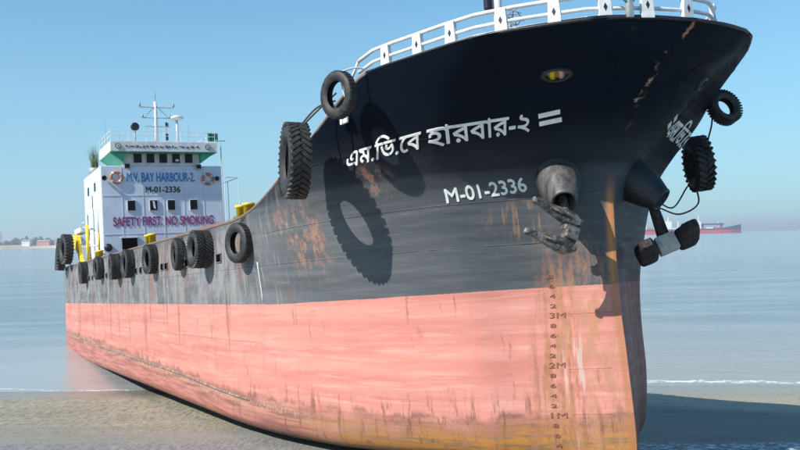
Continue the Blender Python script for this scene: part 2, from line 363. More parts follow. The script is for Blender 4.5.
def hull_material():
    k = NT('black_and_salmon_hull_paint'); x, y, z = k.xyz()
    t = k.math('MULTIPLY', x, -1.); stb = k.ramp(y, .2, -.2); ay = k.math('ABSOLUTE', y)
    fine = k.noise((3, 3, 3), 3, 5, .65); big = k.noise((.35, .35, .7), 1, 5, .6, (2, 5, 1))
    hor = k.noise((.14, .3, 3.2), 1, 5, .6, (3, 1, 8)); hor2 = k.noise((.5, .8, 9), 1, 5, .6, (7, 1, 8))
    ver = k.noise((2.6, 2.6, .28), 1, 6, .62, (1, 4, 2)); ver2 = k.noise((8, 8, .5), 1, 5, .6, (6, 2, 2))
    plate = k.noise((1.2, 1.2, 1.2), 1, 6, .7, (9, 9, 1))
    # --- topsides
    c = k.mix(k.ramp(big, .35, .7), (.0015, .004, .010), (.004, .009, .018))
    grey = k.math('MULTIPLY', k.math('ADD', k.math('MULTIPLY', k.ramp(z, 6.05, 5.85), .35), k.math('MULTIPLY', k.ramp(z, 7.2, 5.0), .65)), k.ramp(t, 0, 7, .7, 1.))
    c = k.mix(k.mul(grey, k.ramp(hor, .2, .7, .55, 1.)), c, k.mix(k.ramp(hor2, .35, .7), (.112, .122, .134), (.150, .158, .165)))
    aft = k.mul(k.ramp(t, 6.5, 11), k.ramp(z, 5.9, 5.3))
    c = k.mix(k.mul(aft, k.ramp(plate, .35, .62), .8), c, (.27, .265, .265))
    c = k.mix(k.mul(aft, k.ramp(ver, .52, .66), .7), c, (.12, .1, .09))
    c = k.mix(k.mul(k.ramp(t, 5.5, 8.5), k.ramp(ver2, .52, .66), .5), c, (.30, .285, .27))
    c = k.mix(k.mul(k.ramp(t, 5, 9), k.ramp(k.noise((.9, .9, .35), 1, 6, .65, (31, 4, 2)), .55, .66), .6), c, (.22, .10, .065))
    c = k.mix(k.mul(k.ramp(hor2, .62, .74), k.ramp(z, 6.2, 5.4), .22), c, (.24, .25, .26))
    # rust: orange patch below the hawse, streaks beneath the lettering
    def blob(ct, cz, rt, rz):
        a = k.math('DIVIDE', k.math('SUBTRACT', t, ct), rt); b = k.math('DIVIDE', k.math('SUBTRACT', z, cz), rz)
        d = k.math('ADD', k.math('MULTIPLY', a, a), k.math('MULTIPLY', b, b))
        return k.ramp(d, 0, 1, 1, 0)
    rn = k.noise((2.2, 2.2, 1.5), 1.5, 8, .78, (4, 4, 9))
    r1 = k.mul(k.math('MAXIMUM', blob(5.9, 4.9, 1.1, 1.15), k.math('MAXIMUM', blob(6.6, 5.35, 1.3, .55), k.mul(blob(3.1, 6.0, .6, .45), .6))), k.ramp(rn, .47, .60), stb)
    c = k.mix(k.mul(r1, .75), c, k.mix(k.ramp(fine, .3, .7), (.34, .15, .09), (.46, .26, .18)))
    r2 = k.mul(blob(1.1, 4.95, .7, .55), k.ramp(ver2, .48, .6), stb)
    c = k.mix(k.mul(r2, .5), c, (.42, .24, .12))
    # --- boot top
    wave = k.math('MULTIPLY', k.math('SUBTRACT', k.noise((.4, .4, 0), 1, 3, .5), .5), .06)
    line = k.math('ADD', k.math('ADD', k.ramp(t, 9, 0, 3.44, 3.57), wave), k.math('MULTIPLY', k.math('SUBTRACT', fine, .5), .025))
    red = k.math('GREATER_THAN', line, z)
    s = k.mix(k.ramp(hor, .3, .72), (.50, .185, .15), (.60, .27, .22))
    s = k.mix(k.mul(k.ramp(hor2, .5, .72), .55), s, (.70, .36, .30))
    s = k.mix(k.mul(k.ramp(ver, .52, .68), .25), s, (.60, .20, .16))
    s = k.mix(k.mul(k.ramp(t, 8, 12), k.ramp(ver, .55, .63), k.ramp(z, 1.2, 2.6), .6), s, (.27, .10, .085))
    s = k.mix(k.mul(k.ramp(k.noise((5, 5, .9), 1, 6, .7, (44, 4, 2)), .61, .68), .7), s, (.26, .1, .05))
    # bottom rub: scraped, silted
    zb = k.math('ADD', z, k.math('MULTIPLY', k.math('SUBTRACT', k.noise((1.1, 1.1, .6), 1, 6, .7, (3, 3, 3)), .5), .9))
    bl = k.math('SUBTRACT', zb, k.ramp(t, 8, 50, .0, .85, smooth=False))
    sc1 = k.ramp(bl, 1.12, .72)
    s = k.mix(k.mul(sc1, .8), s, k.mix(k.ramp(hor2, .35, .6), (.10, .06, .045), (.36, .17, .12)))
    och = k.mul(k.ramp(zb, .95, .45), k.ramp(t, 9, 3), k.ramp(ver, .25, .5))
    s = k.mix(k.mul(och, .85), s, k.mix(k.ramp(hor2, .45, .6), (.46, .21, .04), (.19, .13, .06)))
    s = k.mix(k.mul(k.ramp(bl, .72, .4), k.ramp(t, 5, 12), .75), s, k.mix(k.ramp(hor2, .35, .65), (.36, .13, .11), (.50, .21, .17)))
    s = k.mix(k.mul(k.ramp(k.math('ABSOLUTE', k.math('SUBTRACT', bl, .74)), .0, .13, 1, 0), k.ramp(t, 5, 9), k.ramp(fine, .42, .6), .6), s, (.50, .34, .28))
    s = k.mix(k.mul(k.ramp(k.math('ABSOLUTE', k.math('SUBTRACT', bl, .95)), .0, .12, 1, 0), k.ramp(plate, .4, .6), .6), s, (.14, .08, .06))
    brs = k.noise((7, 7, .7), 1, 5, .7, (51, 3, 3))
    s = k.mix(k.mul(k.ramp(z, 1.75, 1.0), k.ramp(brs, .52, .62), k.ramp(plate, .35, .6), k.ramp(t, 16, 9), .75), s, (.17, .07, .05))
    # near-black band along the lowest edge
    s = k.mix(k.mul(k.ramp(z, .22, .05), .8), s, (.05, .035, .03))
    c = k.mix(red, c, s)
    # --- draught-mark column and stem: rust that ignores the paint line
    colm = k.mul(blob(1.0, 1.6, .5, 3.4), k.ramp(k.noise((7, 7, .8), 1, 6, .7, (1, 1, 5)), .4, .6), stb)
    c = k.mix(k.mul(colm, .85), c, k.mix(k.ramp(fine, .4, .6), (.40, .17, .07), (.22, .1, .06)))
    wide = k.mul(blob(.55, 1.9, .85, 3.2), k.ramp(k.noise((5, 5, 1.6), 1, 6, .75, (8, 1, 5)), .42, .6), stb)
    c = k.mix(k.mul(wide, .75), c, (.40, .20, .11))
    c = k.mix(k.mul(blob(.75, 1.5, .3, 1.6), k.ramp(ver2, .52, .62), stb, .6), c, (.55, .46, .42))
    stm = k.mul(k.ramp(ay, .17, .05), k.ramp(z, 5.9, 5.1), k.ramp(ver2, .2, .5), stb)
    c = k.mix(k.mul(stm, .95), c, k.mix(k.ramp(z, 2.8, 4.4), (.38, .16, .06), (.60, .24, .06)))
    port_shade = k.mul(k.ramp(y, .02, .12), k.ramp(t, 6, 3), k.ramp(z, 5.2, 3.4), k.ramp(ver, .25, .6, .55, 1.))  # shade of the port bow painted into the hull colour, streaked brown
    c = k.mix(k.mul(port_shade, .75), c, k.mix(k.ramp(ver2, .4, .6), (.10, .045, .045), (.19, .07, .06)))
    # broken rust streak down the raked stem
    yy = k.math('ADD', y, k.math('MULTIPLY', k.math('SUBTRACT', k.noise((1, 0, 2.2), 1, 5, .7, (2, 0, 0)), .5), .7))
    st2 = k.mul(k.ramp(k.math('ABSOLUTE', k.math('ADD', yy, .05)), .01, .09, 1, 0), k.ramp(z, 6.5, 6.9), k.ramp(k.noise((3, 3, 3), 1.3, 5, .75, (3, 7, 0)), .50, .56))
    c = k.mix(k.mul(st2, .9), c, k.mix(k.ramp(fine, .4, .6), (.40, .15, .06), (.50, .34, .24)))
    # scuffs
    scf = k.mul(k.ramp(k.noise((.8, .8, 1.6), 1.6, 7, .78, (13, 2, 2)), .69, .73), k.ramp(z, 3.8, 4.6))
    c = k.mix(k.mul(scf, .6), c, (.2, .16, .14))
    # shell plating slightly hungry between frames
    fr = k.math('SINE', k.math('MULTIPLY', t, 2 * pi / .6))
    hgt = k.math('ADD', k.math('MULTIPLY', fr, k.ramp(t, 3, 6, 0, .006)), k.math('ADD', k.math('MULTIPLY', big, .03), k.math('ADD', k.math('MULTIPLY', plate, .008), k.math('MULTIPLY', fine, .002))))
    nrm = k.bump(hgt, .8, 1.)
    rough = k.mix(red, k.ramp(big, .3, .7, .33, .5), k.ramp(hor, .3, .7, .5, .62))
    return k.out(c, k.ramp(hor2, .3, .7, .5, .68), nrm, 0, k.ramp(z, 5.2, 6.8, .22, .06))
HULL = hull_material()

def build_hull():
    ds = [0, .015, .03, .05, .07, .1, .13, .17, .22, .28, .35, .43, .52] + [.62 + .12 * i for i in range(20)] + [3.1 + .2 * i for i in range(36)] + [10.4 + .4 * i for i in range(8)]
    while ds[-1] < 47.9: ds.append(ds[-1] + 1.0)
    ds = [d for d in ds if d < 47.9] + [47.9, 48.3, 48.7, 49.0, 49.3, 49.55, 49.75, TEND]
    vrow = [0, .008, .018, .03, .045, .062, .08, .105] + [.14 + .86 * i / 46 for i in range(47)]
    def fade(d): return 1 if d < 2 else (0 if d > 8 else 1 - (lambda s: s * s * (3 - 2 * s))((d - 2) / 6))
    grid = []
    for d in ds:
        tt = d
        for _ in range(30):
            zs = SHEER(tt); tt = d + STEM(zs) * fade(d)
        colm = []
        for v in vrow:
            z = v * zs; t = d + STEM(z) * fade(d)
            if d == 0: colm.append((-t, 0, z))
            else: colm.append((-t, hw(t, z), z))
        grid.append(colm)
    mb = MB(); nr = len(vrow)
    for side in (-1, 1):
        base = len(mb.v)
        for c in grid: mb.v += [(x, y * side, z) for x, y, z in c]
        for i in range(len(ds) - 1):
            for j in range(nr - 1):
                q = (base + i * nr + j, base + (i + 1) * nr + j, base + (i + 1) * nr + j + 1, base + i * nr + j + 1)
                mb.f.append(q if side < 0 else q[::-1])
    # bottom and transom
    nc = len(ds); B = nc * nr
    for i in range(nc - 1): mb.f.append((i * nr, B + i * nr, B + (i + 1) * nr, (i + 1) * nr))
    for j in range(nr - 1): mb.f.append(((nc - 1) * nr + j, B + (nc - 1) * nr + j, B + (nc - 1) * nr + j + 1, (nc - 1) * nr + j + 1))
    me = bpy.data.meshes.new('hull'); me.from_pydata(mb.v, [], mb.f)
    bm = bmesh.new(); bm.from_mesh(me); bmesh.ops.remove_doubles(bm, verts=bm.verts, dist=.0005)
    bmesh.ops.dissolve_degenerate(bm, edges=bm.edges, dist=.0002)
    bmesh.ops.recalc_face_normals(bm, faces=bm.faces)
    # make sure the normals point outwards
    f = max(bm.faces, key=lambda f: -f.calc_center_median().y if abs(f.calc_center_median().x + 20) < 2 else -99)
    if f.normal.y > 0: bmesh.ops.reverse_faces(bm, faces=bm.faces)
    bm.to_mesh(me); bm.free()
    o = link('hull', me, HULL, None)
    m = o.modifiers.new('s', 'SOLIDIFY'); m.thickness = .07; m.offset = -1
    cutters = []
    for sd in (-1, 1):
        p = S(-.66, 7.52, sd); n = N(-.66, 7.52, sd)
        c = MB().lathe([(0, -.5), (.21, -.5), (.21, .5), (0, .5)], 28, frame(p, n), sy=.52).build('cut', None)
        cutters.append(c); m = o.modifiers.new('b', 'BOOLEAN'); m.object = c; m.operation = 'DIFFERENCE'; m.solver = 'EXACT'
    dg = bpy.context.evaluated_depsgraph_get(); dg.update()
    me2 = bpy.data.meshes.new_from_object(o.evaluated_get(dg)); me2.name = 'hull'
    o.modifiers.clear(); o.data = me2
    for c in cutters: bpy.data.objects.remove(c)
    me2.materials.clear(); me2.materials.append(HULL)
    smooth_angle(o, .55)
    o.parent = ship
    return o
hull = build_hull()

# decks, closing bulkheads (seen from beside and through the openings)
def deck(name, ts, z, mat):
    mb = MB()
    for t in ts:
        wv = hw(t, z) - .09
        mb.v += [(-t, -wv, z), (-t, wv, z)]
    for i in range(len(ts) - 1): mb.f.append((2 * i, 2 * i + 1, 2 * i + 3, 2 * i + 2))
    return mb.build(name, mat, ship)
deck('main_deck', [5.2 + i * (44.4 / 40) for i in range(41)], 4.62, 'deckred')
deck('forecastle_deck', [-.62 + .3 * i for i in range(20)], 7.12 if False else 7.02, 'deckred')
MB().box((-5.2, 0, 5.82), (.05, 2 * (hw(5.2, 5) - .1), 2.4)).build('forecastle_bulkhead', 'grey', ship)

# cap rail along the bulwark
def shell_line(ts, zoff=0., off=0.): return [S(t, SHEER(t) - .002, sd, 0) for t in ts]
for sd in (-1, 1):
    ts = [-2.3, -2.1, -1.8, -1.4, -.9, -.3, .3, 1, 1.6, 2.2]
    mbx = MB()
    pts = [Vector((-t, sd * (hw(t, SHEER(t)) - .03), SHEER(t) + .01)) for t in ts]
    mbx.tube([(2.385, 0, 8.21)] + pts, .035, 6).build('cap_rail', 'black', ship, True)
    ts = [2.2, 2.5, 2.84, 3.2, 3.69, 4.2, 4.97, 6.01, 7.14, 8, 8.8, 9.6, 10.45] + [12 + 2 * i for i in range(18)]
    pts = [Vector((-t, sd * (hw(t, SHEER(t) - .05) - .03), SHEER(t) + .01)) for t in ts]
    MB().tube(pts, .05, 6).build('cap_rail', 'rim', ship, True)

# weld seams of the shell plating
def seam(pts, r=.010, mat=None):
    mat = mat or HULL
    MB().tube(pts, r, 5).build('weld_seam', mat, hull, True)
for sd in (-1, 1):
    for z0, z1, ta, tb in ((5.25, 5.45, 8.0, .25), (4.35, 4.5, 47, .25), (6.55, 6.75, 5.0, -.3), (2.4, 2.45, 47, 9)):
        n = 60; seam([S(tb + (ta - tb) * (i / n)**1.6, z1 + (z0 - z1) * i / n, sd, .0) for i in range(n + 1)])
    for t in (.62, 1.75, 3.1, 4.9, 6.8, 8.8, 11.2, 14.5, 18, 22, 26, 30, 34, 38, 42):
        zt = SHEER(t) - .06
        zb = 3.62 if t < 12 else .5
    seam([S(t, zb + (zt - zb) * i / 24, sd) for i in range(25)])
    seam([S(-1.5 + .75 * i / 12, 7.8 - .75 * i / 12, sd) for i in range(13)])
    seam([S(-.2 + .25 * i / 12, 8.0 - 1.1 * i / 12, sd) for i in range(13)])
seam([S(8.75, 3.5 + 1.05 * i / 6, -1, .01) for i in range(7)], .018, 'railwhite')
BILGE = pchip([0, 8.2, 18.6, 30, 42.6, 50], [.8, .84, 1.07, 1.18, 1.46, 1.7])
MAT['bar'] = worn('scraped_bilge_bar', (.16, .12, .10), .7, .9, scale=2, rustcol=(.42, .34, .28))
# rubbing bar low on the bilge
for sd in (-1,):
    MB().tube([S(t, BILGE(t), sd, .0) for t in [10 + i for i in range(40)]], .03, 6).build('bilge_bar', 'bar', hull, True)

# freeing ports
for t in (11.93, 15.69, 18.74, 19.41, 20.22, 23.32, 24.31, 25.19, 27.9, 28.9, 31.61, 32.56, 33.89, 34.93, 36.12, 37.25, 38.74):
    for sd in (-1, 1):
        p = S(t, 4.8, sd, .006); wd = .46 if t < 17 else .42
        o = MB().box(p, (wd, .03, .22)).build('freeing_port', 'dark', hull)
        mb = MB()
        for dx, dz, sx, sz in ((0, .123, wd + .04, .02), (0, -.123, wd + .04, .02), (wd / 2 + .012, 0, .02, .19), (-wd / 2 - .012, 0, .02, .19)):
            mb.box(p + Vector((dx, sd * .012, dz)), (sx, .03, sz))
        mb.build('port_frame', HULL, o)

# fairleads through the bow bulwark: oval pipe with flange
for sd in (-1, 1):
    p = S(-.66, 7.52, sd); n = N(-.66, 7.52, sd); m = frame(p, n)
    prof = [(.205, -.28), (.205, .035), (.225, .06), (.27, .05), (.30, .01), (.30, -.01)]
    o = MB().lathe(prof, 32, m, sy=.54).build('fairlead', 'black', hull, True)
    MB().lathe([(.2, -.34), (.2, -.05)], 32, m, sy=.52).build('fairlead_lining', 'yellow', o, True)
    for q, mt_ in ((-.09, 'yellow'), (.09, 'pink')):  # yellow and pink rollers added to brighten the inside of the opening
        MB().lathe([(0, -.11), (.075, -.11), (.055, 0), (.075, .11), (0, .11)], 14, m @ Matrix.Translation((q, 0, -.06)) @ Matrix.Rotation(pi / 2, 4, 'X')).build('added_bright_roller', mt_, o, True)
    # bitts standing on the forecastle deck behind each fairlead
    bt = MB().box((.1, sd * .62, 7.05), (1.0, .5, .05)).build('bollard', 'yellow', ship)
    for dx in (-.28, .28):
        MB().lathe([(0, 0), (.13, 0), (.13, .62), (.16, .63), (.16, .69), (0, .69)], 16, Matrix.Translation((.1 + dx, sd * .62, 7.07))).build('bollard_post', 'yellow', bt, True)

# main-deck bollards standing proud of the bulwark
for t in (10.9, 23.8, 37.1):
    for sd in (-1, 1):
        bt = MB().box((-t, sd * 4.22, 4.66), (1.3, .55, .05)).build('bollard', 'yellow', ship)
        for dt in (-.34, .34):
            MB().lathe([(0, 0), (.15, 0), (.15, 1.5), (.185, 1.51), (.185, 1.58), (0, 1.6)], 18, Matrix.Translation((-t + dt, sd * 4.22, 4.69))).build('bollard_post', 'yellow', bt, True)
MB().tube([(-37.05, -4.22, 6.3), (-37.05, -4.22, 7.25)], .05, 8).build('yellow_stanchion', 'yellow', ship, True)
MB().tube([(-37.05, -4.22, 7.25), (-37.05, -4.22, 8.35)], .03, 8).build('pale_stanchion', 'white', ship, True)

# ---- cargo deck fittings
tr = MB().box((-22, 0, 5.05), (24, 5.4, .85)).build('cargo_trunk', 'deckred', ship, bevel=.04)
for i in range(4):
    MB().lathe([(0, 0), (.45, 0), (.45, .35), (.5, .36), (.5, .42), (0, .42)], 20, Matrix.Translation((-13 - i * 6, -1.2, 5.47))).build('tank_hatch', 'grey', tr, True)
for yv in (-.4, 0, .4):
    MB().tube([(-11, yv, 5.72), (-35, yv, 5.72)], .09, 8).build('cargo_pipe', 'grey', tr, True)
for t in (12.6, 14.6, 16.4):
    MB().tube([(-t, -3.9, 4.6), (-t, -3.9, 5.95), (-t - .35, -3.9, 6.05), (-t - .5, -3.9, 5.9)], .05, 8).build('vent_pipe', 'rim', ship, True)
MB().tube([(-9.6, -4.45, 5.85), (-11.6, -4.5, 5.83), (-14, -4.52, 5.86), (-18, -4.52, 5.84)], .03, 6).build('hose', 'rim', ship, True)

# ---- anchor bolsters (hawse pods)
def mouth_pts(sd): return Vector((-.88, sd * .80, 5.97)), Vector((-.10, sd * 1.25, 5.22))
PODM = {}
for sd in (-1, 1):
    A, Mo = mouth_pts(sd); d = (Mo - A).normalized(); L = (Mo - A).length
    m = frame(A, d)
    prof = [(.47, -.3), (.48, 0), (.46, .25 * L), (.44, .5 * L), (.36, .75 * L), (.27, .95 * L), (.262, L), (.23, L + .015), (.2, L - .02), (.19, L - .3), (.18, .3)]
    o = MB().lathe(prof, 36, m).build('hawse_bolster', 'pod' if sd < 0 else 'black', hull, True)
    MB().lathe([(0, 0), (.21, 0)], 24, frame(A + d * (L - .32), d)).build('hawse_opening', 'dark', o)
    PODM[sd] = (Mo, d)

# ---- lettering -------------------------------------------------------------
def text_mesh(body, bold=0.):
    """each outline of each letter filled on its own, so that overlapping strokes stay whole"""
    from mathutils.geometry import interpolate_bezier, tessellate_polygon
    cu = bpy.data.curves.new('t', 'FONT'); cu.body = body; cu.size = 1
    o = bpy.data.objects.new('t', cu); col.objects.link(o)
    dg = bpy.context.evaluated_depsgraph_get(); c2 = o.evaluated_get(dg).to_curve(dg)
    polys = []
    for sp in c2.splines:
        P = []
        if sp.type == 'BEZIER':
            bp = sp.bezier_points; n = len(bp)
            for i in range(n):
                a, b = bp[i], bp[(i + 1) % n]
                P += interpolate_bezier(a.co, a.handle_right, b.handle_left, b.co, 6)[:-1]
        else: P = [Vector(q.co[:3]) for q in sp.points]
        Q = []
        for p in P:
            p = Vector((p.x, p.y, 0))
            if not Q or (p - Q[-1]).length > 1e-4: Q.append(p)
        if len(Q) > 2 and (Q[0] - Q[-1]).length < 1e-4: Q.pop()
        if len(Q) > 2: polys.append(Q)
    o.to_mesh_clear(); bpy.data.objects.remove(o)
    def area(Q): return sum(Q[i].x * Q[(i + 1) % len(Q)].y - Q[(i + 1) % len(Q)].x * Q[i].y for i in range(len(Q))) / 2
    def inside(p, Q):
        c = False
        for i in range(len(Q)):
            a, b = Q[i], Q[i - 1]
            if (a.y > p.y) != (b.y > p.y) and p.x < (b.x - a.x) * (p.y - a.y) / (b.y - a.y) + a.x: c = not c
        return c
    A = [area(Q) for Q in polys]; big = max(A, key=abs); sg = 1 if big > 0 else -1
    outer = [i for i in range(len(polys)) if A[i] * sg > 0 or not any(j != i and inside(polys[i][0], polys[j]) for j in range(len(polys)))]
    holes = [i for i in range(len(polys)) if i not in outer]
    bm = bmesh.new()
    for k_, i in enumerate(outer):
        loops = [polys[i]]
        for h in holes:
            if inside(polys[h][0], polys[i]) and abs(A[h]) < abs(A[i]): loops.append(polys[h])
        flat = [p for L_ in loops for p in L_]
        vs = [bm.verts.new((p.x, p.y, (k_ % 3) * .0004)) for p in flat]
        for tri in tessellate_polygon(loops):
            if len({*tri}) == 3:
                try: bm.faces.new([vs[q] for q in tri])
                except ValueError: pass
    bmesh.ops.recalc_face_normals(bm, faces=bm.faces)
    return bm
def norm_box(bm):
    xs = [v.co.x for v in bm.verts]; ys = [v.co.y for v in bm.verts]
    x0, x1, y0, y1 = min(xs), max(xs), min(ys), max(ys)
    for v in bm.verts: v.co.x = (v.co.x - x0) / (x1 - x0); v.co.y = (v.co.y - y0) / (y1 - y0)
def flat_text(name, body, mat, mapf, bold=0., sub=0, parent=None, thick=.008, fat=0.):
    """mapf(u, v, h) gives the ship-axes point for a unit-box coordinate"""
    bm = text_mesh(body, bold) if isinstance(body, str) else body
    lv = [(0, 0, 0)]
    if fat: lv = [(0, 0, 0), (fat, 0, .0012), (-fat, 0, .0024), (0, fat, .0036), (0, -fat, .0048)]
    if len(lv) > 1:
        src_v = [v.co.copy() for v in bm.verts]; bm.verts.index_update(); src_f = [[v.index for v in f.verts] for f in bm.faces]
        for dx, dy, dz in lv[1:]:
            nv = [bm.verts.new((c.x + dx, c.y + dy, c.z + dz)) for c in src_v]
            for f in src_f: bm.faces.new([nv[i] for i in f])
    norm_box(bm)
    bmesh.ops.triangulate(bm, faces=bm.faces)
    for _ in range(sub):
        ee = [e for e in bm.edges if (abs(e.verts[0].co.x - e.verts[1].co.x)) > .02 or abs(e.verts[0].co.y - e.verts[1].co.y) > .25]
        if not ee: break
        bmesh.ops.subdivide_edges(bm, edges=ee, cuts=1); bmesh.ops.triangulate(bm, faces=[f for f in bm.faces if len(f.verts) > 3])
    r = bmesh.ops.extrude_face_region(bm, geom=bm.faces[:])
    topv = {g for g in r['geom'] if isinstance(g, bmesh.types.BMVert)}
    for v in bm.verts: v.co = mapf(v.co.x, v.co.y, thick + v.co.z if v in topv else -.004 - v.co.z)
    bmesh.ops.recalc_face_normals(bm, faces=bm.faces)
    me = bpy.data.meshes.new(name); bm.to_mesh(me); bm.free()
    return link(name, me, mat, parent)
def arc_map(sd, ta, za, tb, zb, h, shear=(0., 0.)):
    """writing along the shell from (ta, za) to (tb, zb): baseline z, height h"""
    n = 80; tt = [ta + (tb - ta) * i / n for i in range(n + 1)]
    zm = (za + zb) / 2 + h / 2; acc = [0.]
    for i in range(n):
        p, q = S(tt[i], zm, sd), S(tt[i + 1], zm, sd); acc.append(acc[-1] + (q - p).length)
    L = acc[-1]
    def f(u, v, hh):
        s = u * L; s = min(max(s, 0), L); i = min(n - 1, max(0, bisect(acc, s) - 1))
        t = tt[i] + (tt[i + 1] - tt[i]) * (s - acc[i]) / (acc[i + 1] - acc[i])
        z = za + (zb - za) * u + v * h
        uu = u if sd < 0 else 1 - u
        t -= (shear[0] + (shear[1] - shear[0]) * uu) * v * h
        return S(t, z, sd, hh)
    return f
BN = 'এম.িভ.েব হারবার-২'
for sd in (-1, 1):
    if sd < 0:
        flat_text('name_lettering', BN, 'textwhite', arc_map(-1, 3.75, 6.32, .41, 6.62, .46, (.67, .95)), .0, 5, hull, fat=.014)
        eq = [(.20, 6.71, -.13, 6.75), (.10, 6.84, -.22, 6.88)]
    else:
        flat_text('name_lettering', BN, 'textwhite', arc_map(1, .41, 6.62, 3.75, 6.32, .46, (.67, .95)), .0, 5, hull, fat=.014)
        eq = [(-.13, 6.75, .20, 6.71), (-.22, 6.88, .10, 6.84)]
    for ta, za, tb, zb in eq:
        bm = bmesh.new(); vs = [bm.verts.new((i / 8, j, 0)) for j in (0, 1) for i in range(9)]
        for i in range(8): bm.faces.new((vs[i], vs[i + 1], vs[i + 10], vs[i + 9]))
        flat_text('painted_bar', bm, 'textwhite', arc_map(sd, ta, za, tb, zb, .075, (.8, .8)), 0, 0, hull)
    a = (2.03, 5.40, 1.10, 5.54) if sd < 0 else (1.10, 5.54, 2.03, 5.40)
    flat_text('registration_lettering', 'M-01-2336', 'textwhite', arc_map(sd, *a, .29, (.25, .2)), .0, 4, hull, fat=.02)
# draught marks (raised figures)
for m_ in (1, 2, 3):
    flat_text('draught_mark', '%dM' % m_, 'mark', arc_map(-1, 1.13, m_ - .06, .90, m_ - .06, .11), .0, 1, hull, .015)
    for i, ch in enumerate('2468'):
        z = m_ + .2 * (i + 1) - .05
        if z < 3.9: flat_text('draught_mark', ch, 'mark', arc_map(-1, 1.12, z, 1.035, z, .075), .0, 1, hull, .015)
for zz in (.4, .6, .8):
    flat_text('draught_mark', {.4: '4', .6: '6', .8: '8'}[zz], 'mark', arc_map(-1, 1.12, zz - .05, 1.035, zz - .05, .075), .0, 1, hull, .015)
for z in (1.9, 3.0, 1.0):       # doubler plate edges beside the draught marks
    seam([S(.25 + .6 * i / 10, z + .02, -1) for i in range(11)], .008)

# ---- forecastle rail: low white rail with diamond posts
def rail_pt(t, sd, h, inset=.1):
    z = SHEER(t); return Vector((-t - (inset if t < -1.9 else 0), sd * max(0, hw(t, z) - inset), z + h))
rail_t = [2.6, 2.1, 1.5, .9, .3, -.3, -.9, -1.4, -1.8, -2.05, -2.2, -2.3]
loop = [rail_pt(t, -1, 0) for t in rail_t] + [Vector(p) for p in ((2.27, 0, 8.2), (2.2, .5, 8.2), (1.95, .95, 8.2), (1.55, 1.3, 8.2), (1.0, 1.62, 8.2), (.3, 1.95, 8.2), (-.6, 2.3, 8.15), (-1.6, 2.7, 8.1))]
rail = MB().tube([p + Vector((0, 0, .43)) for p in loop], .04, 8).build('forecastle_rail', 'railwhite', ship, True)
MB().tube([p + Vector((0, 0, .2)) for p in loop], .036, 8).build('middle_rail', 'railwhite', rail, True)
MB().tube([p + Vector((0, 0, .03)) for p in loop], .042, 8).build('bottom_rail', 'railwhite', rail, True)
for i, sd in ((0, -1), (-1, 1)):
    e = loop[i]; MB().tube([e + Vector((0, 0, .43)), e + Vector((-.75, 0, -.12))], .028, 8).build('rail_brace', 'railwhite', rail, True)
posts = [(1.72, -1), (.9, -1), (.15, -1), (-.72, -1), (-1.42, -1), (-2.02, -1), (-2.33, -1), (-2.33, 1), (-2.1, 1), (-1.75, 1), (-1.2, 1), (-.4, 1), (.5, 1)]
posts_extra = {6: -1.05, 7: -.05, 8: .75}
for i, (t, sd) in enumerate(posts):
    if i == 6: base = Vector((2.24, -1.0, 8.2))
    elif i == 7: base = Vector((2.28, -.1, 8.2))
    elif i >= 8: base = Vector(((2.02, .8, 8.2), (1.55, 1.3, 8.2), (.9, 1.66, 8.2), (0, 2.06, 8.18), (-1.2, 2.55, 8.12))[i - 8])
    else: base = rail_pt(t, sd, 0)
    # outward direction from the bow centre
    k = min(range(len(loop)), key=lambda q: (loop[q] - base).length)
    tg = (loop[min(k + 1, len(loop) - 1)] - loop[max(k - 1, 0)]).normalized()
    nrm = Vector((tg.y, -tg.x, 0)); nrm = nrm if nrm.dot(base - Vector((-1, 0, 8.2))) > 0 else -nrm
    nrm.normalize(); tg = Vector((0, 0, 1)).cross(nrm)
    R = Matrix((tg, nrm, Vector((0, 0, 1)))).transposed()
    mb = MB(); c = base + Vector((0, 0, .22)) + nrm * .01
    # plate tapering upwards
    wv, wt, hh, th = .12, .095, .225, .045
    vs = [c + R @ Vector(q) for q in ((-wv, -th, -hh), (wv, -th, -hh), (wt, -th, hh), (-wt, -th, hh), (-wv, th, -hh), (wv, th, -hh), (wt, th, hh), (-wt, th, hh))]
    mb.add(vs, [(0, 1, 2, 3), (7, 6, 5, 4), (0, 4, 5, 1), (1, 5, 6, 2), (2, 6, 7, 3), (3, 7, 4, 0)])
    po = mb.build('rail_post', 'railwhite', rail)
    mb = MB(); q = [Vector((0, th + .004, -.075)), Vector((.036, th + .004, 0)), Vector((0, th + .004, .075)), Vector((-.036, th + .004, 0))]
    vs = [c + R @ p for p in q] + [c + R @ (p - Vector((0, .006, 0))) for p in q]
    mb.add(vs, [(0, 1, 2, 3), (0, 4, 5, 1), (1, 5, 6, 2), (2, 6, 7, 3), (3, 7, 4, 0)]).build('diamond', 'black', po)
# foremast with lamp and a tangle of wire, roller with a teal rope
fm = MB().tube([(-2.3, -1.0, 7.0), (-2.3, -1.0, 11.8)], [.11, .08], 12).build('foremast', 'railwhite', ship, True)
MB().box((-2.36, -1.2, 9.85), (.16, .16, .34)).build('mast_lamp', 'black', fm, bevel=.03)
MB().tube([(-2.3, -1.0, 9.7), (-2.36, -1.2, 9.7)], .02, 6).build('lamp_bracket', 'black', fm)
rs = random.Random(3)
for i in range(9):
    c = Vector((-2.15 + rs.uniform(-.1, .1), -.72 + rs.uniform(-.12, .12), 9.3 + rs.uniform(-.1, .25)))
    MB().tube([c + Vector((rs.uniform(-.2, .2), rs.uniform(-.2, .2), rs.uniform(-.16, .16))) for _ in range(5)], .012, 5).build('wire_tangle', 'grey', fm)
rl = MB().lathe([(0, 0), (.07, 0), (.07, .3), (.1, .32), (.1, .4), (0, .42)], 14, Matrix.Translation((2.2, -1.35, 8.2))).build('mooring_post', 'railwhite', ship, True)
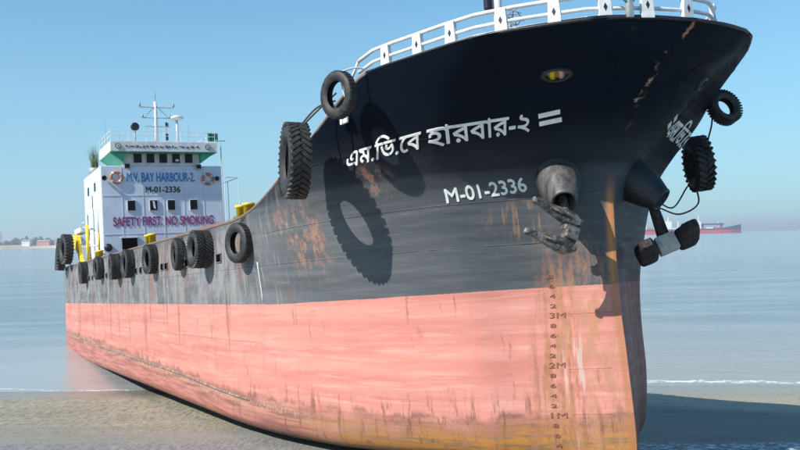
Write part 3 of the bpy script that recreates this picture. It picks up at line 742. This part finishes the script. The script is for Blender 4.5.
MB().box((-3.1, -4.47, 7.3), (.34, .06, .2)).build('chafing_plate', 'textwhite', hull, bevel=.02)
MB().tube([(2.02, -1.75, 8.75), (2.2, -1.46, 8.5), (2.22, -1.36, 8.42), (2.2, -1.25, 8.5), (2.0, -.95, 8.78)], .025, 6).build('teal_rope', 'teal', rl, True)

# ---- deckhouse aft
H0, H1 = 39.8, 46.4
house = MB().box((-(H0 + H1) / 2, 0, (4.6 + 11.3) / 2), (H1 - H0, 7.12, 6.7)).build('deckhouse', 'house', ship, bevel=.05)
T = H0 - .01
wh = MB().box((-42, 0, 11.69), (4.3, 4.5, .76)).build('wheelhouse', 'white', ship)
for wv in (-1.44, -.70, .05, .81, 1.57):
    f = MB().box((-T + .02, wv, 11.74), (.06, .5, .60)).build('window_frame', 'white', wh, bevel=.01)
    MB().box((-T + .055, wv, 11.74), (.02, .46, .54)).build('pane', 'glass', f)
MB().box((-T + .075, .87, 11.62), (.01, .2, .14)).build('window_notice', 'white', wh)
for sd in (-1, 1):
    for tt in (41, 42.4):
        MB().box((-tt, sd * 2.26, 11.74), (.5, .04, .5)).build('side_window', 'glass', wh)
# monkey island slab with painted fascia and green underside
sl = MB().box((-41.2, .06, 12.36), (4.0, 6.24, .6)).build('monkey_island', 'white', ship, bevel=.02)
MB().box((-41.2, .06, 12.04), (3.96, 6.2, .03)).build('soffit', 'green', sl)
for wv in (-2.62, 2.62):
    c = (-39.17, wv, 12.36)
    MB().lathe([(0, 0), (.17, 0), (.17, .02), (0, .02)], 20, frame(c, (1, 0, 0))).build('emblem', 'emblemgrey', sl)
    MB().lathe([(0, .024), (.11, .024)], 20, frame(c, (1, 0, 0))).build('emblem_centre', 'white', sl)
    MB().lathe([(0, .03), (.06, .03)], 20, frame(c, (1, 0, 0))).build('emblem_spot', 'green', sl)
rs = random.Random(11); x = -2.15
while x < 2.15:
    wv = rs.uniform(.05, .16); hv = rs.uniform(.06, .2)
    MB().box((-39.185, x, 12.33 + rs.uniform(-.03, .05)), (.01, wv, .05)).build('small_lettering', 'blacktext', sl)
    if rs.random() < .6: MB().box((-39.183, x + rs.uniform(-.03, .03), 12.36), (.01, .035, hv)).build('small_lettering', 'blacktext', sl)
    x += wv + rs.uniform(.03, .07)
# bridge wings: sloping brackets below the slab
for sd in (-1, 1):
    mb = MB(); y0, y1 = sd * 2.27, sd * 3.05
    mb.add([(-39.5, y0, 12.02), (-39.5, y1, 12.02), (-39.5, y0, 11.45), (-43, y0, 12.02), (-43, y1, 12.02), (-43, y0, 11.45)], [(0, 1, 2), (5, 4, 3), (0, 3, 4, 1), (1, 4, 5, 2), (2, 5, 3, 0)])
    mb.build('wing_bracket', 'green', ship)
# railing on top
def rail_run(parent, pts, h, mat='railwhite', r=.02, step=1.0, names=('rail', 'stanchion')):
    for hh in (h, h * .55):
        MB().tube([Vector(p) + Vector((0, 0, hh)) for p in pts], r, 6).build(names[0], mat, parent)
    for i in range(len(pts) - 1):
        a, b = Vector(pts[i]), Vector(pts[i + 1]); n = max(1, round((b - a).length / step))
        for k in range(n + (i == len(pts) - 2)):
            q = a.lerp(b, k / n); MB().tube([q, q + Vector((0, 0, h))], r, 6).build(names[1], mat, parent)
rail_run(sl, [(-43.1, -3.0, 12.66), (-39.3, -3.0, 12.66), (-39.3, 3.1, 12.66), (-43.1, 3.1, 12.66)], .62, r=.018)
MB().box((-39.35, 3.0, 12.98), (.06, .62, .5)).build('signal_board', 'green', sl)
for dy in (-.14, .08): MB().box((-39.31, 3.0 + dy, 12.98), (.02, .1, .4)).build('board_mark', 'blacktext', sl)
MB().tube([(-39.3, 3.45, 4.7), (-39.3, 3.45, 12.75)], .03, 8).build('downpipe', 'grey', ship, True)
MB().tube([(-39.3, 3.1, 12.78), (-39.3, 3.75, 12.78)], .025, 6).build('pipe_arm', 'grey', ship, True)
rail_run(ship, [(-39.4, 3.62, 4.65), (-39.4, 4.5, 4.65), (-48, 4.3, 4.65)], 5.9, 'house', .025, 2.2, ('side_screen_rail', 'side_screen_post'))
# floodlights and horns
for wv, z in ((-2.1, 11.25), (2.1, 11.22)):
    f = MB().box((-39.62, wv, z), (.22, .34, .30)).build('floodlight', 'grey', ship, bevel=.03)
    MB().box((-39.5, wv, z), (.02, .26, .22)).build('lens', 'glass', f)
for wv, z in ((-3.4, 10.55), (3.2, 10.5)):
    MB().lathe([(0, 0), (.06, 0), (.15, .22), (.13, .22), (0, .05)], 14, frame((-39.75, wv, z), (1, 0, 0))).build('horn', 'black', ship, True)
# lower windows: four, one broken
for i, wv in enumerate((-1.9, -.62, .42, 1.76)):
    f = MB().box((-T + .02, wv, 8.95), (.05, .5, .66)).build('window_frame', 'white', house, bevel=.008)
    MB().box((-T + .05, wv, 8.95), (.02, .42, .58)).build('pane', 'glass', f)
    if i == 1:
        mb = MB(); mb.add([(-T + .07, wv - .06, 9.2), (-T + .07, wv + .05, 9.2), (-T + .07, wv + .12, 8.72), (-T + .07, wv - .02, 8.8)], [(0, 1, 2, 3)]).build('broken_board', 'white', f)
d = MB().box((-T + .02, -2.08, 6.3), (.06, .86, 1.5)).build('door', 'dark', house)
MB().box((-T + .03, -2.08, 7.1), (.08, 1.0, .07)).build('door_head', 'white', d)
MB().lathe([(0, 0), (.2, 0), (.23, .03), (.23, .06), (0, .07)], 20, frame((-T, -3.3, 6.55), (1, 0, 0))).build('round_scuttle', 'black', house, True)
for wv in (.2, 1.6): MB().box((-T + .02, wv, 5.7), (.06, .75, 1.7)).build('door', 'white', house, bevel=.02)
# panel seams on the house front (plate joints)
for wv in (-2.4, -1.2, 0, 1.2, 2.4): MB().box((-T + .003, wv, 8), (.012, .02, 6.4)).build('plate_joint', 'house', house)
for z in (7.3, 9.55): MB().box((-T + .004, 0, z), (.014, 7.0, .03)).build('plate_joint', 'house', house)
MB().box((-43.1, -3.575, 8.1), (.1, .03, 3.6)).build('side_slot', 'dark', house)
for tt in (42, 44.6): MB().box((-tt, -3.575, 10.3), (.5, .03, .5)).build('side_window', 'glass', house)
MB().box((-43.3, -3.62, 7), (1.1, .1, 4.2)).build('ladder_casing', 'white', ship, bevel=.05)
# painted writing on the house front
def front(w0, w1, z0, z1): return lambda u, v, h: Vector((-T + h + .012, w0 + (w1 - w0) * u, z0 + (z1 - z0) * v))
flat_text('name_lettering', 'M.V. BAY HARBOUR-2.', 'blue', front(-2.1, 1.9, 10.34, 10.9), .0, 0, house, thick=.003, fat=.022)
flat_text('registration_lettering', 'M-01-2336', 'blacktext', front(-1.05, 1.0, 9.7, 10.07), .0, 0, house, thick=.003, fat=.022)
flat_text('safety_lettering', 'SAFETY FIRST. NO SMOKING', 'maroon', front(-2.97, 2.93, 7.75, 8.3), .0, 0, house, thick=.003, fat=.022)
# main mast, yards, radar
mast = MB().tube([(-41.5, .1, 12.66), (-41.5, .1, 15.5)], [.13, .09], 10).build('signal_mast', 'white', ship, True)
MB().tube([(-41.5, .1, 15.5), (-41.5, .1, 16.1)], .03, 6).build('mast_tip', 'grey', mast)
for z, w0, w1 in ((15.13, -.85, 1.2), (14.48, -.7, 1.0), (13.95, -.55, .9)):
    MB().tube([(-41.45, w0, z), (-41.45, w1, z)], .03, 6).build('yard', 'grey', mast)
for wv, z in ((-.85, 15.3), (1.2, 15.3), (.95, 14.6), (.8, 14.1), (-.7, 14.6)):
    MB().lathe([(0, -.12), (.06, -.12), (.07, 0), (.05, .1), (0, .12)], 10, Matrix.Translation((-41.45, wv, z))).build('signal_lamp', 'grey', mast, True)
for a, b in (((-.55, 14.5), (.1, 15.3)), ((.1, 15.3), (.9, 14.5)), ((-.05, 12.7), (.1, 13.6)), ((.73, 13.1), (.73, 14.1))):
    MB().tube([(-41.5, a[0], a[1]), (-41.5, b[0], b[1])], .018, 5).build('stay', 'grey', mast)
MB().box((-41.4, .72, 13.3), (.12, .14, .4)).build('signal_shape', 'black', mast)
MB().box((-41.4, .7, 14.1), (.08, .1, .22)).build('signal_shape', 'black', mast)
rd = MB().tube([(-41.5, 1.38, 12.66), (-41.5, 1.38, 14.4)], .075, 10).build('radar_post', 'white', ship, True)
MB().lathe([(0, -.1), (.2, -.1), (.42, 0), (.42, .08), (.2, .18), (0, .2)], 20, Matrix.Translation((-41.5, 1.38, 14.48))).build('radome', 'white', rd, True)
sp = MB().tube([(-41.2, -1.25, 12.66), (-41.2, -1.25, 13.6)], .05, 8).build('searchlight_post', 'grey', ship, True)
MB().lathe([(0, -.2), (.16, -.2), (.24, -.05), (.25, .14), (.2, .15), (0, .1)], 18, frame((-41.2, -1.25, 13.85), (1, .1, .05))).build('searchlight', 'black', sp, True)
for yv, h in ((-2.7, 14.4), (-1.9, 13.9), (.4, 14.9), (2.4, 14.3)):
    MB().tube([(-42.8, yv, 12.66), (-42.8, yv, h)], .012, 5).build('whip_aerial', 'grey', ship)
# yellow davit plate and gear on the quarter
dv = MB()
dv.add([(-42.2, -4.2, 5.7), (-43.0, -4.2, 5.7), (-44.2, -4.2, 7.6), (-46.8, -4.2, 7.75), (-46.3, -4.2, 7.1), (-44.6, -4.2, 6.6),
        (-42.2, -4.4, 5.7), (-43.0, -4.4, 5.7), (-44.2, -4.4, 7.6), (-46.8, -4.4, 7.75), (-46.3, -4.4, 7.1), (-44.6, -4.4, 6.6)],
       [(0, 1, 5), (1, 2, 5), (2, 4, 5), (2, 3, 4), (11, 7, 6), (11, 8, 7), (11, 10, 8), (10, 9, 8), (0, 6, 7, 1), (1, 7, 8, 2), (2, 8, 9, 3), (3, 9, 10, 4), (4, 10, 11, 5), (5, 11, 6, 0)])
dv = dv.build('stern_davit', 'yellow', ship)
MB().tube([(-41.3, -4.2, 5.6), (-41.3, -4.2, 8.0)], .09, 8).build('davit_post', 'yellow', dv, True)
MB().box((-46, -3.9, 7.95), (2.6, .5, .35)).build('gear_locker', 'white', ship, bevel=.08)
MB().tube([(-47.2, -4.1, 7.6), (-44, -4.1, 8.3), (-42.4, -4.1, 8.25)], .04, 6).build('gangway_rail', 'white', ship)
MB().tube([(-41.6, -4.1, 8.0), (-41.6, -4.1, 8.6)], .05, 6).build('gear_pipe', 'grey', ship)
MB().tube([(-38.2, -4.1, 6.6), (-41, -4.1, 6.75)], .05, 6).build('boat_rail', 'white', ship)

# ================================================================= THINGS THAT HANG ON THE SHIP
def place(o, local): o.matrix_world = MS @ local; return o
def tyre_mesh(R, r, wd, lug=0, nl=26):
    if lug and lug < .05: nl = 36
    """tyre round local z"""
    mb = MB(); h = wd / 2; k = (R - r)
    prof = [(r, -h * .55), (r + k * .15, -h * .8), (r + k * .45, -h), (r + k * .78, -h * .93), (R - k * .05, -h * .72), (R, -h * .3), (R, h * .3), (R - k * .05, h * .72), (r + k * .78, h * .93), (r + k * .45, h), (r + k * .15, h * .8), (r, h * .55),
            (r + .03, h * .5), (R - k * .25, h * .6), (R - k * .2, -h * .6), (r + .03, -h * .5)]
    mb.lathe(prof, 48, closed=True)
    if lug:
        for i in range(nl):
            for s in (-1, 1):
                a = 2 * pi * (i + .25 * (s + 1)) / nl
                m = Matrix.Rotation(a, 4, 'Z') @ Matrix.Translation((R + lug * .25, 0, s * h * .47)) @ Matrix.Rotation(s * .65, 4, 'X')
                mb.box(m @ Vector((0, 0, 0)), (lug * 1.5, R * .105, h * 1.02), m.to_3x3())
    else:
        for i in range(36):
            a = 2 * pi * i / 36
            m = Matrix.Rotation(a, 4, 'Z') @ Matrix.Translation((R, 0, 0))
            mb.box(m @ Vector((0, 0, 0)), (.016, R * .11, h * 1.2), m.to_3x3())
    return mb
def smooth_path(P, n=6):
    if len(P) < 3: return P
    Q = [P[0] * 2 - P[1]] + list(P) + [P[-1] * 2 - P[-2]]; out = []
    for i in range(1, len(Q) - 2):
        for k_ in range(n):
            s = k_ / n; a, b, c_, d_ = Q[i - 1], Q[i], Q[i + 1], Q[i + 2]
            out.append(.5 * ((2 * b) + (c_ - a) * s + (2 * a - 5 * b + 4 * c_ - d_) * s * s + (3 * b - a - 3 * c_ + d_) * s**3))
    return out + [P[-1]]
def tyre(c, axis, R, r, wd, label, lug=0, group='tyre fenders hung around the hull', rope_to=None, roll=0., rope='rope', rr=.018):
    mb = tyre_mesh(R, r, wd, lug)
    o = mb.build('tyre_fender', 'rubber'); smooth_angle(o, .6)
    L = frame(c, axis); place(o, L); tag(o, label, 'tyre fender', group)
    if rope_to:
        inv = L.inverted()
        for q in rope_to:
            pts = smooth_path([inv @ Vector(p) for p in q])
            MB().tube(pts, rr, 6).build('rope', rope, o, True)
    return o
C = Vector((0, 0, 0))
def hang(t, c, R, dt=.12, wv=-4.7):      # two rope legs from bulwark top round the tyre
    top = SHEER(t)
    return [[(-t - dt, wv, top + .03), (-t - dt * .6, wv - .12, top - .15), (c[0], c[1], c[2] + R * .82)],
            [(-t + dt, wv, top + .03), (-t + dt * .6, wv - .12, top - .15), (c[0], c[1], c[2] + R * .82)]]
GRP = 'tyre fenders hung around the hull'
side = [(9.4, 5.10, .53, .29, .27, (.28, -1, .02), 0, 'worn tyre tilted open below the first pair of yellow bollards'),
        (12.95, 5.12, .53, .27, .52, (.05, -1, .05), .04, 'broad tractor tyre, second tyre aft of the bow on the side bulwark'),
        (16.2, 5.12, .54, .3, .30, (-.05, -1, .0), 0, 'tyre with a loose chain between the broad tractor tyre and the middle bollards'),
        (20.5, 5.14, .53, .29, .34, (.10, -1, 0), .03, 'tyre hanging right under the middle pair of yellow bollards'),
        (25.0, 5.14, .57, .31, .36, (.05, -1, .05), .03, 'right tyre of the close pair ahead of the deckhouse door'),
        (28.0, 5.12, .55, .3, .42, (-.05, -1, 0), .03, 'left tyre of the close pair ahead of the deckhouse door'),
        (32.8, 5.22, .57, .31, .34, (.04, -1, 0), 0, 'narrow tyre below the aftermost pair of yellow bollards'),
        (38.1, 5.14, .57, .31, .36, (0, -1, 0), .03, 'tyre under the foot of the yellow davit near the stern')]
for t, z, R, r, wd, ax, lug, lab in side:
    c = Vector((-t, -4.79 - wd / 2, z))
    rp = hang(t, c, R)
    if t == 16.2: rp.append([(-t - .2, -5.0, 5.3), (-t - .45, -4.95, 4.9), (-t - .2, -4.95, 4.72)])
    tyre(c, ax, R, r, wd, lab, lug, GRP, rp)
# starboard bow
c = Vector((-2.28, -4.93, 7.62))
tyre(c, (.30, -1, -.02), .47, .27, .24, 'smooth tyre high on the bow shoulder below the end of the white rail', 0, GRP,
     [[(-2.2, -4.35, 8.15), (-2.2, -4.6, 8.16), (c.x, c.y - .1, c.z + .40)], [(-2.2, -4.9, 8.0), (-2.3, -4.82, 7.75), (-2.3, -4.7, 7.3)]], rope='railwhite', rr=.02)
c = Vector((-3.75, -5.36, 6.51))
tyre(c, (-.18, -1, .05), .77, .42, .47, 'huge ribbed tractor tyre hanging at the break of the bow', .035, GRP,
     [[(-3.2, -4.6, 7.7), (-3.5, -4.9, 7.6), (c.x + .1, c.y + .1, c.z + .7)], [(-2.9, -4.7, 7.8), (-3.2, -5.1, 7.4), (-3.5, -5.3, 7.15)]], rr=.022)
# port bow
c = Vector((-.62, 3.82, 7.34))
tyre(c, (.95, -.12, .3), .37, .2, .26, 'smaller ribbed tyre sticking out above the other one on the shaded side of the bow', .04, GRP,
     [[(-.7, 3.55, 8.1), (-.68, 3.75, 7.8), (c.x, c.y, c.z + .3)]])
c = Vector((-1.75, 4.07, 6.22))
tyre(c, (.55, 1, .1), .60, .30, .44, 'large ribbed tyre hanging low on the shaded side of the bow', .06, GRP,
     [[(-1.3, 3.85, 8.0), (-1.35, 4.2, 7.3), (-1.55, 4.2, 6.7)], [(-1.75, 3.9, 5.75), (-1.5, 3.7, 5.25), (-1.3, 2.9, 5.0), (-1.2, 2.2, 5.15)], [(-2.0, 3.9, 5.7), (-1.9, 3.3, 5.2), (-1.5, 2.4, 5.35)]], rr=.02)
# stern quarter
tyre(Vector((-44.2, -5.05, 6.75)), (.12, -1, .05), .85, .45, .55, 'big black tractor tyre beside the yellow davit on the stern quarter', .07, GRP, hang(44.2, Vector((-44.2, -5.05, 6.75)), .85))
tyre(Vector((-46.6, -5.1, 6.55)), (-.05, -1, .1), .95, .5, .55, 'outermost big tractor tyre at the very stern', .07, GRP, hang(46.6, Vector((-46.6, -5.1, 6.55)), .95))

# lifebuoys
for wv, lab in ((-2.69, 'orange and white lifebuoy left of the blue ship name'), (2.68, 'orange and white lifebuoy right of the blue ship name')):
    z = 10.6 if wv < 0 else 10.5
    L = frame((-39.72, wv, z), (1, 0, 0))
    mb = MB(); prof = [(.30 + .085 * cos(2 * pi * i / 12), .06 * sin(2 * pi * i / 12)) for i in range(12)]
    o = mb.lathe(prof, 40, closed=True).build('lifebuoy', 'orange', None, True); place(o, L)
    tag(o, lab, 'lifebuoy', 'lifebuoys on the deckhouse front')
    for q in range(4):
        mb = MB(); a0 = q * pi / 2 + .5
        pr = [(.30 + .09 * cos(2 * pi * i / 12), .065 * sin(2 * pi * i / 12)) for i in range(12)]; vs = []; fs = []
        for k_ in range(5):
            a = a0 + .32 * k_ / 4
            vs += [(rr_ * cos(a), rr_ * sin(a), h) for rr_, h in pr]
        for k_ in range(4):
            for i in range(12): fs.append((k_ * 12 + i, k_ * 12 + (i + 1) % 12, (k_ + 1) * 12 + (i + 1) % 12, (k_ + 1) * 12 + i))
        mb.add(vs, fs).build('band', 'white', o, True)

# anchors
def anchor(base, ef, ec, es, shank_to, label, mats, S_=1., chunk=False):
    """base crown centre; ef fluke direction; ec crown axis; es shank direction (ship axes)"""
    ef = Vector(ef).normalized(); ec = (Vector(ec) - ef * Vector(ec).dot(ef)).normalized(); en = ef.cross(ec)
    R = Matrix((ef, ec, en)).transposed()
    L = R.to_4x4() @ Matrix.Scale(S_, 4); L.translation = base
    root = empty('stockless_anchor'); place(root, L); tag(root, label, 'anchor', 'anchors hanging from the hawse pipes')
    inv = L.inverted()
    # crown: pivot barrel, centre block, cheeks
    mb = MB(); mb.tube([(0, -.36, 0), (0, .36, 0)], .085, 14)
    mb.box((-.03, 0, 0), (.24, .26, .25)); mb.box((-.13, .25, 0), (.10, .13, .24)); mb.box((-.13, -.25, 0), (.10, .13, .24)); mb.box((-.10, 0, .0), (.12, .62, .10))
    if chunk: mb.box((.08, 0, .0), (.26, .34, .30))
    o = mb.build('crown', mats[0], root, bevel=.022); smooth_angle(o, .6)
    MB().tube([(.02, -.17, 0), (.02, .17, 0)], .05, 12).build('pivot_pin', mats[2], root, True)
    for s in (-1, 1):
        # fluke: broad palm narrowing to a blunt bill
        st = [(-.10, .09, .12), (-.02, .13, .13), (.14, .14, .09), (.36, .115, .055), (.60, .075, .042), (.76, .048, .04), (.79, .06, .055), (.86, .058, .052), (.88, .03, .03)]
        if chunk: st = [(-.17, .13, .13), (-.14, .17, .17), (.08, .18, .17), (.28, .165, .13), (.46, .14, .10), (.58, .115, .085), (.64, .08, .06)]
        ex = .45 if chunk else .5
        vs = []; fs = []; n = 16
        for (x, a, b) in st:
            cy = s * ((.36 if chunk else .27) + .05 * x)
            for k_ in range(n):
                an = 2 * pi * k_ / n; ca, sa = cos(an), sin(an)
                vs.append((x, cy + a * math.copysign(abs(ca)**ex, ca), b * math.copysign(abs(sa)**ex, sa) + .05 * x))
        for i in range(len(st) - 1):
            for k_ in range(n): fs.append((i * n + k_, i * n + (k_ + 1) % n, (i + 1) * n + (k_ + 1) % n, (i + 1) * n + k_))
        fs += [tuple(range(n))[::-1], tuple((len(st) - 1) * n + k_ for k_ in range(n))]
        o = MB().add(vs, fs).build('fluke', mats[1], root, True); smooth_angle(o, .9)
        MB().tube([(.12, s * .27, .1), (.5, s * .29, .11)], [.03, .02], 8).build('fluke_rib', mats[1], o, True)
    e = inv @ Vector(shank_to); d = e.normalized()
    MB().tube([d * -.02, d * .12, d * .2, e * .6, e], [.1, .125, .105, .09, .08], 8).build('shank', mats[2], root, True)
    MB().lathe([(.10 + .035 * cos(2 * pi * i / 8), .035 * sin(2 * pi * i / 8)) for i in range(8)], 18, frame(d * .14 + Vector((0, 0, 0)), d.orthogonal()), closed=True).build('shackle', mats[0], root, True)
    return root
def cs(x, y, z): return Vector((x, y, z))     # helper, ship axes
Winv = MS.inverted().to_3x3()
def wdir(x, y, z): return Winv @ Vector((x, y, z))
Mo, d = PODM[-1]
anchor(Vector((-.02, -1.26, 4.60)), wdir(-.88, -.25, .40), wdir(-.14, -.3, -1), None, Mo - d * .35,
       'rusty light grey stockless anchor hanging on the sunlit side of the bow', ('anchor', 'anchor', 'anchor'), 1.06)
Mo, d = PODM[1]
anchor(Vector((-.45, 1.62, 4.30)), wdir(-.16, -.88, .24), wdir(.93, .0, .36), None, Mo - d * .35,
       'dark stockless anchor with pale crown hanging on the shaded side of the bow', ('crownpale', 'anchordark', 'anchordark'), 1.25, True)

# potted grass on the boat deck
pl = empty('grass_plant'); place(pl, Matrix.Translation((-44.2, -3.2, 11.3)) @ Matrix.Scale(1.35, 4))
tag(pl, 'tuft of tall straggly grass growing in a tub on top of the deckhouse', 'plant')
MB().lathe([(0, 0), (.22, 0), (.28, .32), (.25, .32), (0, .28)], 16).build('tub', 'grey', pl, True)
MAT['leaf'] = worn('dry_green_leaf', (.16, .2, .08), .7, 0)
rs = random.Random(5); mb = MB()
for i in range(90):
    a = rs.uniform(0, 2 * pi); L_ = rs.uniform(.5, 1.25); b = rs.uniform(.1, .55); p0 = Vector((rs.uniform(-.15, .15), rs.uniform(-.15, .15), .28)); dd = Vector((cos(a), sin(a), 0)); sd_ = Vector((-sin(a), cos(a), 0)) * .012
    pts = [p0 + dd * b * L_ * q * q + Vector((0, 0, L_ * (q - .25 * q * q * b))) for q in (0, .35, .7, 1)]
    vs = []
    for j, p in enumerate(pts): k_ = (1, .9, .6, .1)[j]; vs += [p - sd_ * k_, p + sd_ * k_]
    mb.add(vs, [(0, 1, 3, 2), (2, 3, 5, 4), (4, 5, 7, 6)])
mb.build('leaves', 'leaf', pl)

# ================================================================= FAR SHIP AND SHORE
fs = empty('cargo_ship', Matrix.Translation((829, 2600, 0)) @ Matrix.Scale(1.25, 4) @ Matrix.Rotation(radians(-8), 4, 'Z'))
tag(fs, 'distant red and dark blue cargo ship on the horizon at the right', 'ship')
MAT['farred'] = worn('far_red_hull', (.55, .04, .05), .6, 0, scale=.05); MAT['farblue'] = worn('far_blue_hull', (.03, .07, .14), .6, 0, scale=.05)
MAT['farwhite'] = worn('far_white_paint', (.75, .74, .7), .6, 0, scale=.05)
def far_hull(name, z0, z1, top, mat):
    mb = MB(); st = []
    for x in [-120 + i * 8 for i in range(30)] + [116, 119]:
        b = 14 * min(1, max(.03, (119.5 - x) / 26))**.6; zt = top(x); st.append((x, b, zt))
    for x, b, zt in st:
        rk = 1 if x < 100 else 1
        mb.v += [(x, -b * .9, z0), (x, -b, zt), (x, b, zt), (x, b * .9, z0)]
    for i in range(len(st) - 1):
        for j in range(3): mb.f.append((i * 4 + j, i * 4 + j + 1, i * 4 + 4 + j + 1, i * 4 + 4 + j))
    mb.f += [(0, 1, 2, 3), tuple((len(st) - 1) * 4 + j for j in (3, 2, 1, 0))]
    return mb.build(name, mat, fs)
far_hull('lower_hull', -1, 8, lambda x: 7.5, 'farred')
far_hull('upper_hull', 7.4, 12, lambda x: 11 + (9 * ((x - 70) / 50)**1.3 if x > 70 else 0), 'farblue' )
for x, ln, h in ((-102, 20, 26), (-42, 13, 19), (26, 8, 17), (-10, 10, 8)):
    MB().box((x, 0, 11 + h / 2), (ln, 18, h)).build('superstructure', 'farwhite', fs)
for i in range(9): MB().box((-84 + i * 19, 0, 12.6), (15, 16, 3)).build('hatch', 'farwhite' if i % 2 else 'farred', fs)
for x, h in ((-102, 52), (26, 42), (-42, 40), (70, 26), (-20, 30)):
    MB().tube([(x, 0, 10), (x, 0, h)], 1.2, 6).build('mast', 'farwhite', fs)
MB().box((55, 0, 21), (52, 6, 4)).build('crane_jib', 'farblue', fs)
for x in (34, 76): MB().box((x, 0, 15), (4, 6, 10)).build('crane_leg', 'farblue', fs)

MAT['bank'] = worn('pale_sand_bank', (.42, .36, .27), .9, 0, scale=.02); MAT['fartree'] = worn('far_foliage', (.05, .08, .05), .9, 0, scale=.05)
MAT['pinkwall'] = worn('pink_wall', (.55, .22, .18), .8, 0, scale=.05)
mb = MB(); pts = [(-2200 + i * 60, 2400 + 30 * sin(i * 1.3)) for i in range(26)]
for i, (x, y) in enumerate(pts):
    h = 9 + 2 * sin(i * 2.1) if i < 22 else max(.3, 9 - (i - 21) * 3)
    mb.v += [(x, y, -1), (x, y + 12, h * .8), (x, y + 40, h), (x, y + 600, h)]
for i in range(len(pts) - 1):
    for j in range(3): mb.f.append((i * 4 + j, i * 4 + j + 1, i * 4 + 5 + j, i * 4 + 4 + j))
g = mb.build('far_shore', 'bank', None); tag(g, 'low pale sandy shore on the left horizon', kind='structure')
rs = random.Random(21)
ico = bmesh.new(); bmesh.ops.create_icosphere(ico, subdivisions=1, radius=1); iv = [v.co.copy() for v in ico.verts]; icf = [tuple(v.index for v in f.verts) for f in ico.faces]; ico.free()
mb = MB()
for i in range(420):
    x = rs.uniform(-2200, -760); dens = .5 + .5 * sin(x * .011) + .35 * sin(x * .04)
    if rs.random() > dens + .25: continue
    y = 2460 + rs.uniform(0, 200); h = rs.uniform(5, 13) * (.55 + .6 * max(0, dens)); r = rs.uniform(6, 13)
    mb.add([(x + v.x * r * rs.uniform(.8, 1.2), y + v.y * r, 9 + h * .6 + v.z * h * rs.uniform(.8, 1.15)) for v in iv], icf)
g = mb.build('far_trees', 'fartree'); tag(g, 'hazy dark tree line behind the far shore', 'trees', kind='stuff')
for i, (x, wd, h, mt, lab) in enumerate(((-968, 34, 13, 'pinkwall', 'long low pink shed on the far shore, nearest the ship'), (-1015, 22, 15, 'farwhite', 'small whitish shed just left of the pink one on the far shore'), (-925, 24, 11, 'pinkwall', 'low pink shed at the right end of the far shore'))):
    b = empty('shed', Matrix.Translation((x, 2445, 7))); tag(b, lab, 'shed')
    MB().box((0, 0, h / 2 - 1), (wd, 16, h)).build('wall', mt, b)
    mb = MB(); mb.add([(-wd / 2 - 1, -9, h - 1), (wd / 2 + 1, -9, h - 1), (wd / 2 + 1, 9, h - 1), (-wd / 2 - 1, 9, h - 1), (-wd / 2, 0, h + 3), (wd / 2, 0, h + 3)], [(0, 1, 5, 4), (2, 3, 4, 5), (1, 2, 5), (3, 0, 4), (0, 3, 2, 1)]).build('roof', 'grey', b)
for i, (x, h, lab) in enumerate(((-1100, 48, 'tall hazy crane on the far shore nearest the pink shed'), (-1150, 36, 'shorter hazy crane in the middle of the far shore'), (-1198, 40, 'hazy crane at the left edge of the far shore'))):
    b = empty('yard_crane', Matrix.Translation((x, 2480, 8))); tag(b, lab, 'crane', 'cranes on the far shore')
    for dx in (-4, 4): MB().tube([(dx, 0, 0), (0, 0, h * .8)], .8, 5).build('leg', 'grey', b)
    MB().tube([(0, 0, h * .5), (i * 4 - 6, 0, h), ], .7, 5).build('jib', 'grey', b)
    MB().tube([(0, 0, h * .8), (i * 4 - 6, 0, h)], .3, 4).build('stay', 'grey', b)

# ================================================================= AIR
mb = MB().box((0, 9000, 33), (30000, 24000, 90)); hz = mb.build('haze', None)
hm = bpy.data.materials.new('haze_air'); hm.use_nodes = True; t_ = hm.node_tree
for n_ in list(t_.nodes):
    if n_.type != 'OUTPUT_MATERIAL': t_.nodes.remove(n_)
pv = t_.nodes.new('ShaderNodeVolumePrincipled'); pv.inputs['Density'].default_value = .0002; pv.inputs['Color'].default_value = (.85, .92, 1, 1); pv.inputs['Anisotropy'].default_value = .2
t_.links.new(pv.outputs[0], [n_ for n_ in t_.nodes if n_.type == 'OUTPUT_MATERIAL'][0].inputs['Volume'])
hz.data.materials.append(hm); tag(hz, 'thin pale blue haze over the sea', 'haze', kind='stuff')
